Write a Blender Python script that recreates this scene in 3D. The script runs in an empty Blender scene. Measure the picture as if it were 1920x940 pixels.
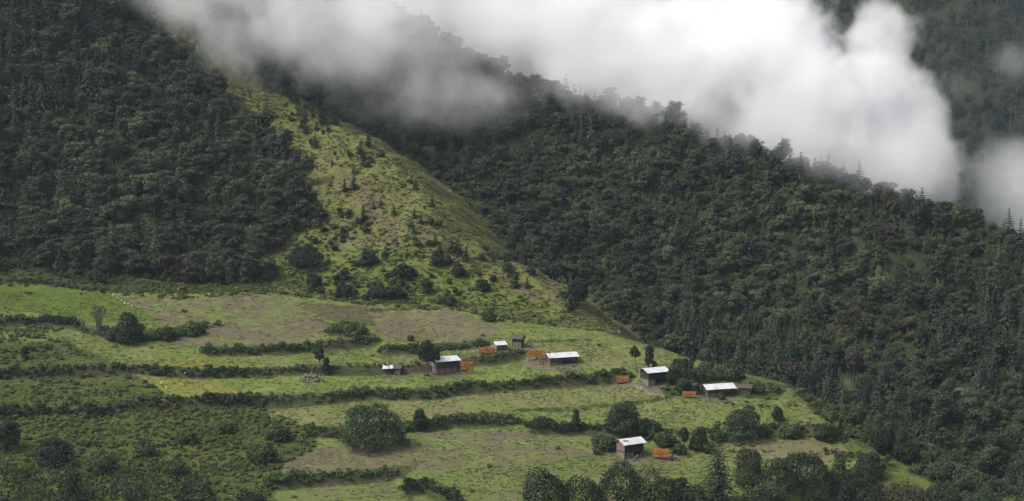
import bpy, math, random
import numpy as np
from math import radians, sin, cos, tan, pi

# ------------------------------------------------------------------ camera, sky, sun, exposure
sc = bpy.context.scene
col = sc.collection
F = 3583.0                     # focal length in photo pixels (1920 wide)
PITCH = radians(-6.6)
cam_d = bpy.data.cameras.new('camera')
cam = bpy.data.objects.new('camera', cam_d)
col.objects.link(cam)
cam_d.sensor_width = 36.0
cam_d.lens = 36.0 * F / 1920.0
cam_d.clip_start = 1.0
cam_d.clip_end = 20000.0
cam.location = (0, 0, 0)
cam.rotation_euler = (pi / 2 + PITCH, 0, 0)
sc.camera = cam

SUN_EL, SUN_AZ = radians(50), radians(-112)      # azimuth from +Y towards +X (from the left, a little behind the camera)
world = bpy.data.worlds.new('World')
sc.world = world
world.use_nodes = True
wn = world.node_tree
for n in list(wn.nodes):
    wn.nodes.remove(n)
wo = wn.nodes.new('ShaderNodeOutputWorld')
wb = wn.nodes.new('ShaderNodeBackground')
ws = wn.nodes.new('ShaderNodeTexSky')
ws.sky_type = 'NISHITA'
ws.sun_disc = False
ws.sun_elevation = SUN_EL
ws.sun_rotation = SUN_AZ
ws.air_density = 1.0
ws.dust_density = 6.0
ws.ozone_density = 1.0
wh = wn.nodes.new('ShaderNodeHueSaturation')
wh.inputs['Saturation'].default_value = 0.35     # an overcast sky: nearly neutral
wn.links.new(ws.outputs[0], wh.inputs['Color'])
wn.links.new(wh.outputs[0], wb.inputs['Color'])
wb.inputs['Strength'].default_value = 0.135
wn.links.new(wb.outputs[0], wo.inputs['Surface'])

sun_d = bpy.data.lights.new('sun', 'SUN')
sun_d.energy = 1.5
sun_d.angle = radians(10)
sun_d.color = (1.0, 0.96, 0.88)
sun = bpy.data.objects.new('sun', sun_d)
col.objects.link(sun)
sun.location = (-600, 200, 700)
sun.rotation_euler = (pi / 2 - SUN_EL, 0, pi - SUN_AZ)

sc.view_settings.view_transform = 'Standard'
sc.view_settings.look = 'None'
sc.view_settings.gamma = 1.0
sc.view_settings.use_curve_mapping = False
sc.view_settings.exposure = 0.55
sc.render.engine = 'CYCLES'
sc.cycles.max_bounces = 12
sc.cycles.diffuse_bounces = 2
sc.cycles.glossy_bounces = 1
sc.cycles.transmission_bounces = 2
sc.cycles.volume_bounces = 12
sc.cycles.transparent_max_bounces = 8
sc.cycles.use_denoising = True
sc.cycles.volume_step_rate = 1.0
sc.cycles.volume_max_steps = 256
sc.cycles.adaptive_threshold = 0.02

rng = np.random.default_rng(7)
random.seed(7)

# ------------------------------------------------------------------ numeric helpers
CP, SP = cos(PITCH), sin(PITCH)

def ray(px, py):
    """photo pixel -> direction with y = 1"""
    u = (np.asarray(px, float) - 960) / F
    v = (470 - np.asarray(py, float)) / F
    dy = CP - v * SP
    dz = SP + v * CP
    return u / dy, dz / dy

def at(px, py, Y):
    a, b = ray(px, py)
    return np.array([a * Y, Y, b * Y], float)

def project(X, Y, Z):
    d = Y * CP + Z * SP
    d = np.where(d > 1, d, 1)
    v = (-Y * SP + Z * CP) / d
    return 960 + F * X / d, 470 - F * v

def hash2(ix, iy, seed):
    n = (ix.astype(np.int64) * 374761393 + iy.astype(np.int64) * 668265263 + seed * 1442695041) & 0xffffffff
    n = ((n ^ (n >> 13)) * 1274126177) & 0xffffffff
    return ((n ^ (n >> 16)) & 0xffff) / 65535.0

def vnoise(x, y, seed=0):
    xi, yi = np.floor(x), np.floor(y)
    fx, fy = x - xi, y - yi
    fx = fx * fx * (3 - 2 * fx); fy = fy * fy * (3 - 2 * fy)
    a = hash2(xi, yi, seed); b = hash2(xi + 1, yi, seed)
    c = hash2(xi, yi + 1, seed); d = hash2(xi + 1, yi + 1, seed)
    return (a * (1 - fx) + b * fx) * (1 - fy) + (c * (1 - fx) + d * fx) * fy

def fbm(x, y, seed=0, oct=4):
    s, a, t = 0, 1.0, 0
    for o in range(oct):
        s = s + a * vnoise(x * 2 ** o, y * 2 ** o, seed + o * 17); t += a; a *= 0.5
    return s / t - 0.5

def inpoly(px, py, poly):
    px = np.asarray(px); py = np.asarray(py)
    r = np.zeros(px.shape, bool)
    n = len(poly)
    for i in range(n):
        x1, y1 = poly[i]; x2, y2 = poly[(i + 1) % n]
        if y1 == y2:
            continue
        c = ((y1 > py) != (y2 > py)) & (px < (x2 - x1) * (py - y1) / (y2 - y1) + x1)
        r ^= c
    return r

class TPS:
    def __init__(s, pts, smooth=0.0):
        p = np.array(pts, float)
        s.c = p[:, :2] / 100.0
        n = len(p)
        K = s.k(s.c, s.c) + np.eye(n) * smooth
        Pm = np.hstack([np.ones((n, 1)), s.c])
        A = np.zeros((n + 3, n + 3))
        A[:n, :n] = K; A[:n, n:] = Pm; A[n:, :n] = Pm.T
        b = np.concatenate([p[:, 2], np.zeros(3)])
        w = np.linalg.solve(A, b)
        s.w, s.a = w[:n], w[n:]
    def k(s, a, b):
        d2 = ((a[:, None, :] - b[None, :, :]) ** 2).sum(-1)
        return 0.5 * d2 * np.log(np.maximum(d2, 1e-12))
    def __call__(s, X, Y):
        q = np.stack([np.ravel(X), np.ravel(Y)], 1) / 100.0
        out = np.empty(len(q))
        for i in range(0, len(q), 20000):
            t = q[i:i + 20000]
            out[i:i + 20000] = s.k(t, s.c) @ s.w + s.a[0] + t @ s.a[1:]
        return out.reshape(np.shape(X))

# ------------------------------------------------------------------ terrain
def plane(X, Y):
    return -126 + 0.24 * (-0.334 * (X - 34) + 0.943 * (Y - 560))

def hit_plane(px, py):
    a, b = ray(px, py)
    # z = c0 + cx X + cy Y
    cx, cy = 0.24 * -0.334, 0.24 * 0.943
    c0 = -126 - cx * 34 - cy * 560
    Y = c0 / (b - cx * a - cy)
    return np.array([a * Y, Y, b * Y])

FIELD = [(-500, 555), (0, 548), (300, 548), (500, 548), (690, 572), (830, 575), (960, 603), (1130, 622), (1280, 668), (1470, 722),
         (1550, 765), (1700, 850), (1920, 950), (1920, 1500), (-500, 1500)]
near_pts = []
for X in range(-260, 160, 42):
    for Y in range(440, 700, 36):
        z = plane(X, Y)
        px, py = project(np.array(float(X)), np.array(float(Y)), np.array(z))
        if inpoly(px, py, FIELD) and not (px > 1100 and py < 640):
            near_pts.append((X, Y, z))
crest = [at(120, -160, 960), at(250, -30, 915), at(340, 60, 872), at(450, 130, 838), at(560, 185, 808), at(680, 250, 782),
         at(770, 322, 757), at(840, 395, 735), at(895, 450, 718), at(985, 498, 702), at(1060, 545, 686), at(1100, 590, 674)]
crest += [hit_plane(x, y) for x, y in [(1140, 622), (1215, 645), (1280, 668), (1375, 695), (1470, 722), (1550, 765), (1620, 805), (1700, 845), (1820, 900), (1930, 945), (2100, 1010)]]
crest = np.array(crest)
slope_pts = [at(-300, 420, 700), at(-300, 200, 760), at(-300, 0, 820), at(0, 470, 690), at(0, 300, 735), at(0, 120, 782), at(0, -40, 830),
             at(150, 480, 690), at(150, 330, 735), at(150, 130, 790), at(180, -40, 850), at(-200, -250, 920),
             at(320, 480, 697), at(320, 330, 738), at(320, 190, 785), at(450, 480, 700), at(450, 330, 745), at(450, 220, 790),
             at(600, 500, 698), at(600, 400, 728), at(600, 300, 762), at(740, 510, 694), at(740, 420, 716), at(860, 540, 686),
             at(980, 575, 676), at(-500, 500, 690)]
near_pts += [tuple(p) for p in slope_pts] + [tuple(p) for p in crest]
for i in range(len(crest)):
    a = crest[max(i - 1, 0)]; b = crest[min(i + 1, len(crest) - 1)]
    t = (b - a)[:2]; t /= np.linalg.norm(t)
    nrm = np.array([-t[1], t[0]])           # behind the crest
    if nrm[1] < 0: nrm = -nrm
    s = 0.62 if i < 12 else 0.45
    for d in (14, 45, 100):
        q = crest[i][:2] + nrm * d
        near_pts.append((q[0], q[1], crest[i][2] - s * d * (0.8 if d < 20 else 1)))
near_f = TPS(near_pts, 0.0005)

ridge = np.array([at(400, -190, 960), at(560, -110, 930), at(690, -20, 905), at(780, 45, 890), at(860, 85, 878), at(1000, 135, 855), at(1100, 175, 838), at(1200, 208, 822),
                  at(1300, 240, 808), at(1400, 272, 795), at(1500, 297, 783), at(1600, 335, 770), at(1700, 366, 758), at(1800, 398, 745), at(1920, 428, 730), at(2150, 500, 700), at(2500, 640, 660)])
ridge[:, 2] -= 4.6                              # tree tops, not the ground, draw the skyline
mid_pts = [tuple(p) for p in ridge]
mid_pts += [tuple(p) for p in [at(1180, 640, 700), at(1280, 680, 690), at(1400, 715, 675), at(1550, 775, 655), at(1700, 850, 632), at(1920, 940, 603), at(2200, 1040, 575),
            at(1200, 420, 762), at(1400, 480, 738), at(1600, 540, 715), at(1800, 620, 685), at(1950, 700, 660), at(1000, 350, 790), at(850, 250, 830), at(700, 110, 870),
            at(1050, 520, 738), at(900, 420, 772), at(760, 300, 812), at(2200, 760, 640)]]
for i in range(len(ridge)):
    for d, s in ((15, 0.5), (60, 0.6), (140, 0.6)):
        mid_pts.append((ridge[i][0] + 0.45 * d, ridge[i][1] + 0.89 * d, ridge[i][2] - s * d))
mid_f = TPS(mid_pts, 0.0005)

def far_h(X, Y):
    base = np.where(Y < 1320, -265 - (1320 - Y) * 0.02, -265 + (Y - 1320) * 0.66)
    base = np.where(Y > 2150, 283 - (Y - 2150) * 0.05, base)
    n = fbm(X / 170.0, Y / 700.0, 91, 4)
    return base + np.clip((Y - 1250) / 200, 0, 1) * n * 110

def grow(a, b, step, far, g=1.35):
    """fine spacing a..b, growing out to far on the right"""
    r = list(np.arange(a, b, step)); x = b; s = step
    while x < far:
        r.append(x); s *= g; x += s
    r.append(far)
    return r

def axis_x():
    mid = np.arange(-215, 160, 1.0)
    r = np.array(grow(160, 420, 3.5, 3500)); l = -np.array(grow(215, 470, 3.5, 3500))[::-1]
    return np.concatenate([l, mid, r])

def axis_y():
    lo = np.concatenate([[-600, -300, -120, -40, 0], np.arange(20, 490, 12)])
    return np.concatenate([lo, np.arange(490, 706, 1.0), np.arange(706, 960, 2.5), np.arange(960, 2200, 13), [2250, 2400, 2700, 3200, 4000, 6000]])

def smax(a, b, k):
    h = np.clip(0.5 + 0.5 * (a - b) / k, 0, 1)
    return b + (a - b) * h + k * h * (1 - h)

def smooth(e0, e1, x):
    t = np.clip((x - e0) / (e1 - e0), 0, 1)
    return t * t * (3 - 2 * t)

GX, GY = axis_x(), axis_y()
XX, YY = np.meshgrid(GX, GY)            # [ny, nx]

def field_mask(X, Y, Z):
    """soft 1 inside the terraced fields (judged in photo directions)"""
    px, py = project(X, Y, Z)
    return inpoly(px, py, FIELD).astype(float)

def base_terrain():
    near = near_f(np.clip(XX, -520, 520), np.clip(YY, 300, 1250))
    near = np.where(YY < 300, near - (300 - YY) * 0.2, near)
    near = np.minimum(near, 190 + 0 * near)
    near = near - np.clip(np.abs(XX) - 520, 0, None) * 0.25 - np.clip(YY - 1250, 0, None) * 0.6
    mid = mid_f(np.clip(XX, -420, 520), np.clip(YY, 560, 1200))
    mid = mid - np.clip(YY - 1150, 0, None) * 0.6 - np.clip(560 - YY, 0, None) * 0.5 - np.clip(XX - 520, 0, None) * 0.2
    mid = np.minimum(mid, 190)
    order = np.argsort(crest[:, 1])
    xc = np.interp(YY, crest[order, 1], crest[order, 0])
    mid = mid - np.clip(xc - 6 - XX, 0, None) * 1.3           # the middle slope ends in the gully behind the near crest
    fm = field_mask(XX, YY, near)
    # relief: soft on the fields, gullied on the forest slopes
    spx, spy = project(XX, YY, near)
    rid = np.abs(fbm((XX * 0.8 - YY * 0.25) / 13, YY / 60, 203, 3)) * 9.0 - 1.2
    near = near + (1 - fm) * (fbm(XX / 34, YY / 50, 3, 4) * 5.0 - rid * ((spx > 330) & (spx < 1120))) * smooth(660, 720, YY) + fbm(XX / 18, YY / 18, 5, 3) * 0.8
    mid = mid + fbm((XX + 0.4 * YY) / 40, YY / 150, 11, 4) * 17.0 * smooth(0, 1, 1 + 0 * XX) + fbm(XX / 14, YY / 14, 19, 3) * 1.6
    near_cut = YY > 1500
    near = np.where(near_cut, -600, near); mid = np.where(YY > 1500, -600, mid)
    far = far_h(XX, YY)
    camh = -9 - 0.72 * np.clip(YY - 2, 0, None) + fbm(XX / 20, YY / 20, 31, 3) * 2
    camh = np.where(YY > 420, -600, camh)
    z = smax(near, mid, 2.0)
    z = np.maximum(np.maximum(z, far), camh)
    surf = np.zeros(z.shape, int)                   # 0 near 1 mid 2 far 3 camera hill
    surf[mid > near] = 1
    surf[(far > np.maximum(near, mid))] = 2
    surf[(camh >= z - 0.01)] = 3
    return z, surf, near

ZZ, SURF, NEARZ = base_terrain()

def height(x, y, arr=None):
    arr = ZZ if arr is None else arr
    x = np.asarray(x, float); y = np.asarray(y, float)
    i = np.clip(np.searchsorted(GX, x) - 1, 0, len(GX) - 2)
    j = np.clip(np.searchsorted(GY, y) - 1, 0, len(GY) - 2)
    fx = np.clip((x - GX[i]) / (GX[i + 1] - GX[i]), 0, 1); fy = np.clip((y - GY[j]) / (GY[j + 1] - GY[j]), 0, 1)
    return (arr[j, i] * (1 - fx) + arr[j, i + 1] * fx) * (1 - fy) + (arr[j + 1, i] * (1 - fx) + arr[j + 1, i + 1] * fx) * fy

def surf_at(x, y):
    i = np.clip(np.searchsorted(GX, x) - 1, 0, len(GX) - 2); j = np.clip(np.searchsorted(GY, y) - 1, 0, len(GY) - 2)
    return SURF[j, i]

MARCH = np.concatenate([np.arange(440, 1000, 0.7), np.arange(1000, 2300, 4)])
def hit(px, py):
    """first ground point met by each photo direction"""
    px = np.atleast_1d(np.asarray(px, float)); py = np.atleast_1d(np.asarray(py, float))
    out = np.zeros((len(px), 3))
    for k in range(len(px)):
        a, b = ray(px[k], py[k])
        g = height(a * MARCH, MARCH)
        w = np.nonzero(b * MARCH < g)[0]
        Y = MARCH[w[0]] if len(w) else 2200.0
        out[k] = (a * Y, Y, height(np.array(a * Y), np.array(Y)))
    return out

# ---- terraces: banks given by their line across the hill, height in metres
BANKS = [
    # line (photo directions), height, reach
    ([(-60, 706), (0, 704), (150, 701), (260, 695), (380, 702), (480, 701), (580, 695), (645, 697), (715, 697), (770, 694), (830, 688), (890, 679), (960, 671), (990, 663)], 2.4, 8),
    ([(-60, 782), (0, 780), (130, 768), (170, 776), (250, 764), (350, 760), (480, 757), (615, 751), (680, 741), (740, 742), (820, 738), (880, 728), (960, 727), (1035, 719), (1155, 709), (1195, 706)], 2.6, 9),
    ([(380, 663), (430, 662), (518, 659), (578, 655), (647, 649), (697, 642), (715, 643)], 2.3, 6),
    ([(712, 662), (780, 659), (830, 654), (920, 649)], 2.0, 6),
    ([(570, 812), (630, 812), (700, 808), (765, 800), (805, 801), (860, 792), (985, 794)], 2.8, 8),
    ([(990, 805), (1075, 808), (1130, 808), (1220, 812)], 2.2, 7),
    ([(490, 910), (570, 905), (625, 900), (680, 896), (750, 890), (765, 893)], 2.8, 7),
    ([(755, 918), (800, 915), (850, 935), (870, 955)], 3.0, 7),
    ([(960, 768), (1090, 768), (1140, 760), (1220, 752), (1260, 742)], 0.8, 5),
    ([(985, 643), (1050, 641), (1115, 639)], 0.6, 4),
    ([(1385, 716), (1430, 724), (1475, 731)], 1.8, 5),
    ([(1240, 735), (1290, 738), (1380, 738), (1470, 740)], 1.2, 5),
    ([(1350, 800), (1440, 808), (1520, 812), (1590, 830)], 2.4, 6),
    ([(-40, 608), (80, 605), (145, 612), (200, 628), (270, 630), (325, 625), (385, 612)], 2.0, 6),
    ([(560, 570), (575, 585), (600, 602), (640, 622)], 0.5, 3),
    ([(690, 584), (760, 581), (830, 579)], 0.6, 4),
]
BANK_W = []
for line, h, L in BANKS:
    w = hit([p[0] for p in line], [p[1] for p in line])
    BANK_W.append(w)
BANKD = np.full(XX.shape, 99.0)
fy0, fy1 = np.searchsorted(GY, 480), np.searchsorted(GY, 725)
fx0, fx1 = np.searchsorted(GX, -230), np.searchsorted(GX, 175)
sx, sy = XX[fy0:fy1, fx0:fx1], YY[fy0:fy1, fx0:fx1]
dz = np.zeros(sx.shape); bd = np.full(sx.shape, 99.0)
wob = fbm(sx / 7, sy / 7, 71, 3) * 1.3
for (line, h, L), w in zip(BANKS, BANK_W):
    best = np.full(sx.shape, 1e9); sd = np.zeros(sx.shape); tt = np.zeros(sx.shape)
    n = len(w) - 1
    for k in range(n):
        a, b = w[k][:2], w[k + 1][:2]
        ab = b - a; L2 = (ab ** 2).sum()
        t = np.clip(((sx - a[0]) * ab[0] + (sy - a[1]) * ab[1]) / L2, 0, 1)
        dx, dy = sx - a[0] - t * ab[0], sy - a[1] - t * ab[1]
        d = np.hypot(dx, dy)
        s = np.sign(ab[0] * dy - ab[1] * dx)            # left of the line = uphill
        u = d < best
        best = np.where(u, d, best); sd = np.where(u, s * d, sd); tt = np.where(u, (k + t) / n, tt)
    sd = sd + wob * (np.abs(sd) < 12)
    taper = smooth(0, 0.05, tt) * smooth(0, 0.05, 1 - tt)
    hv = h * (0.8 + 0.5 * fbm(sx / 15, sy / 15, 77, 2))
    st = np.clip(sd / 0.8, -1, 1)
    dz += 0.62 * hv * taper * st * np.exp(-np.maximum(np.abs(sd) - 0.8, 0) / L)
    bd = np.minimum(bd, np.where(taper > 0.15, np.abs(sd) + (1.4 if h < 1.0 else 0), 99))
ZZ[fy0:fy1, fx0:fx1] += dz * (SURF[fy0:fy1, fx0:fx1] == 0)
BANKD[fy0:fy1, fx0:fx1] = bd

# ------------------------------------------------------------------ material helpers
MATS = {}
def new_mat(name):
    m = bpy.data.materials.new(name); m.use_nodes = True
    nt = m.node_tree; nt.nodes.clear()
    out = nt.nodes.new('ShaderNodeOutputMaterial'); b = nt.nodes.new('ShaderNodeBsdfPrincipled')
    b.inputs['Roughness'].default_value = 0.9
    b.inputs['Specular IOR Level'].default_value = 0.15
    nt.links.new(b.outputs[0], out.inputs['Surface'])
    MATS[name] = m
    return m, nt, b

def N(nt, t, **kw):
    n = nt.nodes.new(t)
    for k, v in kw.items():
        setattr(n, k, v)
    return n

def mathn(nt, op, a, b=None, clamp=False):
    n = N(nt, 'ShaderNodeMath', operation=op, use_clamp=clamp)
    for i, v in enumerate((a, b)):
        if v is None: continue
        if isinstance(v, (int, float)): n.inputs[i].default_value = v
        else: nt.links.new(v, n.inputs[i])
    return n.outputs[0]

def mix(nt, fac, a, b, mode='MIX'):
    n = N(nt, 'ShaderNodeMix', data_type='RGBA', blend_type=mode)
    for s, v in ((n.inputs[0], fac), (n.inputs[6], a), (n.inputs[7], b)):
        if isinstance(v, (int, float)): s.default_value = v
        elif isinstance(v, tuple): s.default_value = (*v[:3], 1)
        else: nt.links.new(v, s)
    return n.outputs[2]

def noise(nt, scale, detail=4, rough=0.6, vec=None, dim='3D'):
    n = N(nt, 'ShaderNodeTexNoise', noise_dimensions=dim)
    n.inputs['Scale'].default_value = scale; n.inputs['Detail'].default_value = detail; n.inputs['Roughness'].default_value = rough
    if vec is not None: nt.links.new(vec, n.inputs['Vector'])
    return n.outputs[0]

def mapr(nt, v, a, b, c, d):
    n = N(nt, 'ShaderNodeMapRange'); n.inputs[1].default_value = a; n.inputs[2].default_value = b
    n.inputs[3].default_value = c; n.inputs[4].default_value = d
    nt.links.new(v, n.inputs[0]); return n.outputs[0]

def simple(name, c, var=0.25, scale=1.5, rough=0.9, bump=0.0, coord='Object', stretch=None, spec=0.15, metal=0.0):
    m, nt, b = new_mat(name)
    tc = N(nt, 'ShaderNodeTexCoord')
    v = tc.outputs[coord] if coord != 'World' else N(nt, 'ShaderNodeNewGeometry').outputs['Position']
    if stretch:
        mp = N(nt, 'ShaderNodeMapping'); mp.inputs['Scale'].default_value = stretch
        nt.links.new(v, mp.inputs[0]); v = mp.outputs[0]
    f = noise(nt, scale, 5, 0.65, v)
    k = mapr(nt, f, 0.25, 0.75, 1 - var, 1 + var)
    cc = N(nt, 'ShaderNodeRGB'); cc.outputs[0].default_value = (*c, 1)
    cm = N(nt, 'ShaderNodeVectorMath', operation='SCALE')
    nt.links.new(cc.outputs[0], cm.inputs[0]); nt.links.new(k, cm.inputs['Scale'])
    nt.links.new(cm.outputs[0], b.inputs['Base Color'])
    b.inputs['Roughness'].default_value = rough; b.inputs['Specular IOR Level'].default_value = spec; b.inputs['Metallic'].default_value = metal
    if bump:
        bp = N(nt, 'ShaderNodeBump'); bp.inputs['Strength'].default_value = bump; bp.inputs['Distance'].default_value = 0.05
        nt.links.new(f, bp.inputs['Height']); nt.links.new(bp.outputs[0], b.inputs['Normal'])
    return m

def leaf_mat(name, ca, cb, cc=None, var=0.38):
    """leaf colour: varies per plant (ca..cb, a few cc) and per leaf (attribute tone)"""
    m, nt, b = new_mat(name)
    oi = N(nt, 'ShaderNodeObjectInfo')
    r = oi.outputs['Random']
    c = mix(nt, r, ca, cb)
    if cc:
        r2 = mathn(nt, 'FRACT', mathn(nt, 'MULTIPLY', r, 7.31))
        c = mix(nt, mapr(nt, r2, 0.74, 0.9, 0, 0.85), c, cc)
    r3 = mathn(nt, 'FRACT', mathn(nt, 'MULTIPLY', r, 13.7))
    at_ = N(nt, 'ShaderNodeAttribute', attribute_name='tone')
    k = mathn(nt, 'MULTIPLY', mapr(nt, at_.outputs['Fac'], 0, 1, 1 - var, 1 + var), mapr(nt, r3, 0, 1, 0.72, 1.3))
    cm = N(nt, 'ShaderNodeVectorMath', operation='SCALE')
    nt.links.new(c, cm.inputs[0]); nt.links.new(k, cm.inputs['Scale'])
    nt.links.new(cm.outputs[0], b.inputs['Base Color'])
    b.inputs['Roughness'].default_value = 0.7; b.inputs['Specular IOR Level'].default_value = 0.2
    return m

M_BROAD = leaf_mat('leaves_broadleaf', (0.033, 0.047, 0.026), (0.056, 0.071, 0.035), (0.044, 0.040, 0.027))
M_OLIVE = leaf_mat('leaves_olive_brown', (0.040, 0.042, 0.024), (0.052, 0.054, 0.028), (0.050, 0.040, 0.028))
M_LIGHT = leaf_mat('leaves_light_green', (0.050, 0.068, 0.032), (0.068, 0.090, 0.040))
M_CONIF = leaf_mat('needles_conifer', (0.029, 0.045, 0.027), (0.040, 0.057, 0.033))
M_SHRUB = leaf_mat('leaves_shrub', (0.038, 0.056, 0.021), (0.064, 0.084, 0.028), (0.056, 0.053, 0.026))
M_WEED = leaf_mat('weed_leaves', (0.074, 0.098, 0.028), (0.098, 0.118, 0.034), (0.095, 0.09, 0.042), 0.35)
M_DARK = leaf_mat('leaves_dark', (0.019, 0.030, 0.014), (0.028, 0.042, 0.019))
M_HEDGE = leaf_mat('leaves_hedge', (0.039, 0.062, 0.020), (0.058, 0.082, 0.027))
M_BAMBOO = leaf_mat('leaves_bamboo', (0.050, 0.076, 0.032), (0.065, 0.090, 0.040))
M_GRASS = leaf_mat('grass_blades', (0.098, 0.120, 0.036), (0.126, 0.128, 0.048), (0.125, 0.11, 0.056))
M_CROP = leaf_mat('crop_leaves', (0.095, 0.135, 0.036), (0.122, 0.149, 0.050), (0.113, 0.097, 0.063))
M_BARK = simple('bark', (0.075, 0.06, 0.045), 0.4, 3.0)
M_WOOD = simple('weathered_wood', (0.085, 0.072, 0.06), 0.45, 2.0, stretch=(3, 3, 0.5))
M_WOODD = simple('dark_wood', (0.04, 0.033, 0.028), 0.4, 2.0, stretch=(3, 3, 0.5))
M_GREYW = simple('grey_boards', (0.20, 0.185, 0.17), 0.35, 1.6, stretch=(4, 4, 0.6))
M_PINK = simple('pinkish_mud_wall', (0.19, 0.135, 0.115), 0.35, 1.2)
M_STONE = simple('rubble_stone', (0.16, 0.145, 0.125), 0.5, 2.4, bump=0.6)
M_ROOFW = simple('white_roof_sheet', (0.50, 0.51, 0.54), 0.3, 0.6, rough=0.5, spec=0.3, coord='World')
M_ROOFD = simple('dark_roof', (0.075, 0.062, 0.055), 0.4, 1.5)
M_RUST = simple('rust_patch', (0.20, 0.13, 0.10), 0.5, 2.0)
M_POLE = simple('pole_wood', (0.13, 0.115, 0.10), 0.3, 2)
M_WIRE = simple('wire', (0.3, 0.32, 0.3), 0.1, 1)
M_PALE = simple('pale_stone', (0.62, 0.60, 0.52), 0.15, 2)
M_BLUE = simple('blue_barrel', (0.05, 0.06, 0.2), 0.2, 2)
M_SOILP = simple('path_earth', (0.17, 0.15, 0.10), 0.3, 0.8)

def corn_mat():
    m, nt, b = new_mat('drying_maize')
    at_ = N(nt, 'ShaderNodeAttribute', attribute_name='tone')
    c = mix(nt, at_.outputs['Fac'], (0.40, 0.135, 0.020), (0.80, 0.37, 0.080))
    nt.links.new(c, b.inputs['Base Color']); b.inputs['Roughness'].default_value = 0.6
    return m
M_CORN = corn_mat()

def ground_mat():
    m, nt, b = new_mat('ground_soil_and_grass')
    a1 = N(nt, 'ShaderNodeAttribute', attribute_name='col'); a2 = N(nt, 'ShaderNodeAttribute', attribute_name='col2')
    g = N(nt, 'ShaderNodeNewGeometry'); pos = g.outputs['Position']
    mp = N(nt, 'ShaderNodeMapping'); mp.inputs['Rotation'].default_value = (0, 0, -radians(19.5)); mp.inputs['Scale'].default_value = (0.35, 1.5, 1)
    nt.links.new(pos, mp.inputs[0])
    n1 = noise(nt, 0.06, 6, 0.65, pos); n2 = noise(nt, 0.9, 4, 0.7, mp.outputs[0]); n3 = noise(nt, 2.0, 4, 0.75, pos); n4 = noise(nt, 0.25, 5, 0.7, pos)
    s = mathn(nt, 'ADD', mathn(nt, 'MULTIPLY', n1, 0.6), mathn(nt, 'ADD', mathn(nt, 'MULTIPLY', n2, 0.35), mathn(nt, 'MULTIPLY', n4, 0.35)))
    fac = mapr(nt, s, 0.62, 0.78, 0, 1)
    c = mix(nt, fac, a1.outputs['Color'], a2.outputs['Color'])
    k = mathn(nt, 'MULTIPLY', mapr(nt, n3, 0.3, 0.7, 0.70, 1.30), mapr(nt, n2, 0.3, 0.7, 0.74, 1.26))
    k = mathn(nt, 'MULTIPLY', k, mapr(nt, n4, 0.3, 0.7, 0.85, 1.15))
    cm = N(nt, 'ShaderNodeVectorMath', operation='SCALE')
    nt.links.new(c, cm.inputs[0]); nt.links.new(k, cm.inputs['Scale'])
    nt.links.new(cm.outputs[0], b.inputs['Base Color'])
    hs = mathn(nt, 'ADD', mathn(nt, 'MULTIPLY', n2, 0.8), mathn(nt, 'MULTIPLY', n3, 0.5))
    bp = N(nt, 'ShaderNodeBump'); bp.inputs['Strength'].default_value = 0.6; bp.inputs['Distance'].default_value = 0.3
    nt.links.new(hs, bp.inputs['Height']); nt.links.new(bp.outputs[0], b.inputs['Normal'])
    b.inputs['Roughness'].default_value = 1.0; b.inputs['Specular IOR Level'].default_value = 0.05
    return m
M_GROUND = ground_mat()

# ------------------------------------------------------------------ object helpers
def mesh_arrays(name, verts, faces, mat=None, tone=None, smooth_=False):
    """faces: (n,k) int array, all the same k"""
    verts = np.asarray(verts, np.float32); faces = np.asarray(faces, np.int32)
    me = bpy.data.meshes.new(name)
    me.vertices.add(len(verts)); me.vertices.foreach_set('co', verts.ravel())
    n, k = faces.shape
    me.loops.add(n * k); me.loops.foreach_set('vertex_index', faces.ravel())
    me.polygons.add(n); me.polygons.foreach_set('loop_start', np.arange(0, n * k, k, dtype=np.int32))
    me.polygons.foreach_set('use_smooth', np.full(n, bool(smooth_)))
    me.update(calc_edges=True)
    if tone is not None:
        at_ = me.attributes.new('tone', 'FLOAT', 'POINT'); at_.data.foreach_set('value', np.asarray(tone, np.float32))
    if mat: me.materials.append(mat)
    return me

def link(name, me, parent=None, loc=None):
    o = bpy.data.objects.new(name, me); col.objects.link(o)
    if parent is not None: o.parent = parent
    if loc is not None: o.location = loc
    return o

def tag(o, label, cat, group=None, kind=None):
    if label: o['label'] = label
    if cat: o['category'] = cat
    if group: o['group'] = group
    if kind: o['kind'] = kind
    return o

def root(name, label, cat, loc, rz=0.0, group=None):
    o = bpy.data.objects.new(name, None); col.objects.link(o)
    o.empty_display_size = 0.5
    o.location = loc; o.rotation_euler = (0, 0, rz)
    return tag(o, label, cat, group)

BOXF = np.array([[0, 3, 2, 1], [4, 5, 6, 7], [0, 1, 5, 4], [1, 2, 6, 5], [2, 3, 7, 6], [3, 0, 4, 7]])
def boxes_arrays(bl):
    V, Fc = [], []
    for b in bl:
        x0, x1, y0, y1, z0, z1 = b
        n = len(V)
        V += [(x0, y0, z0), (x1, y0, z0), (x1, y1, z0), (x0, y1, z0), (x0, y0, z1), (x1, y0, z1), (x1, y1, z1), (x0, y1, z1)]
        Fc += (BOXF + n).tolist()
    return np.array(V), np.array(Fc)

def boxes(name, bl, mat, parent=None):
    V, Fc = boxes_arrays(bl)
    return link(name, mesh_arrays(name, V, Fc, mat), parent)

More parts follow.
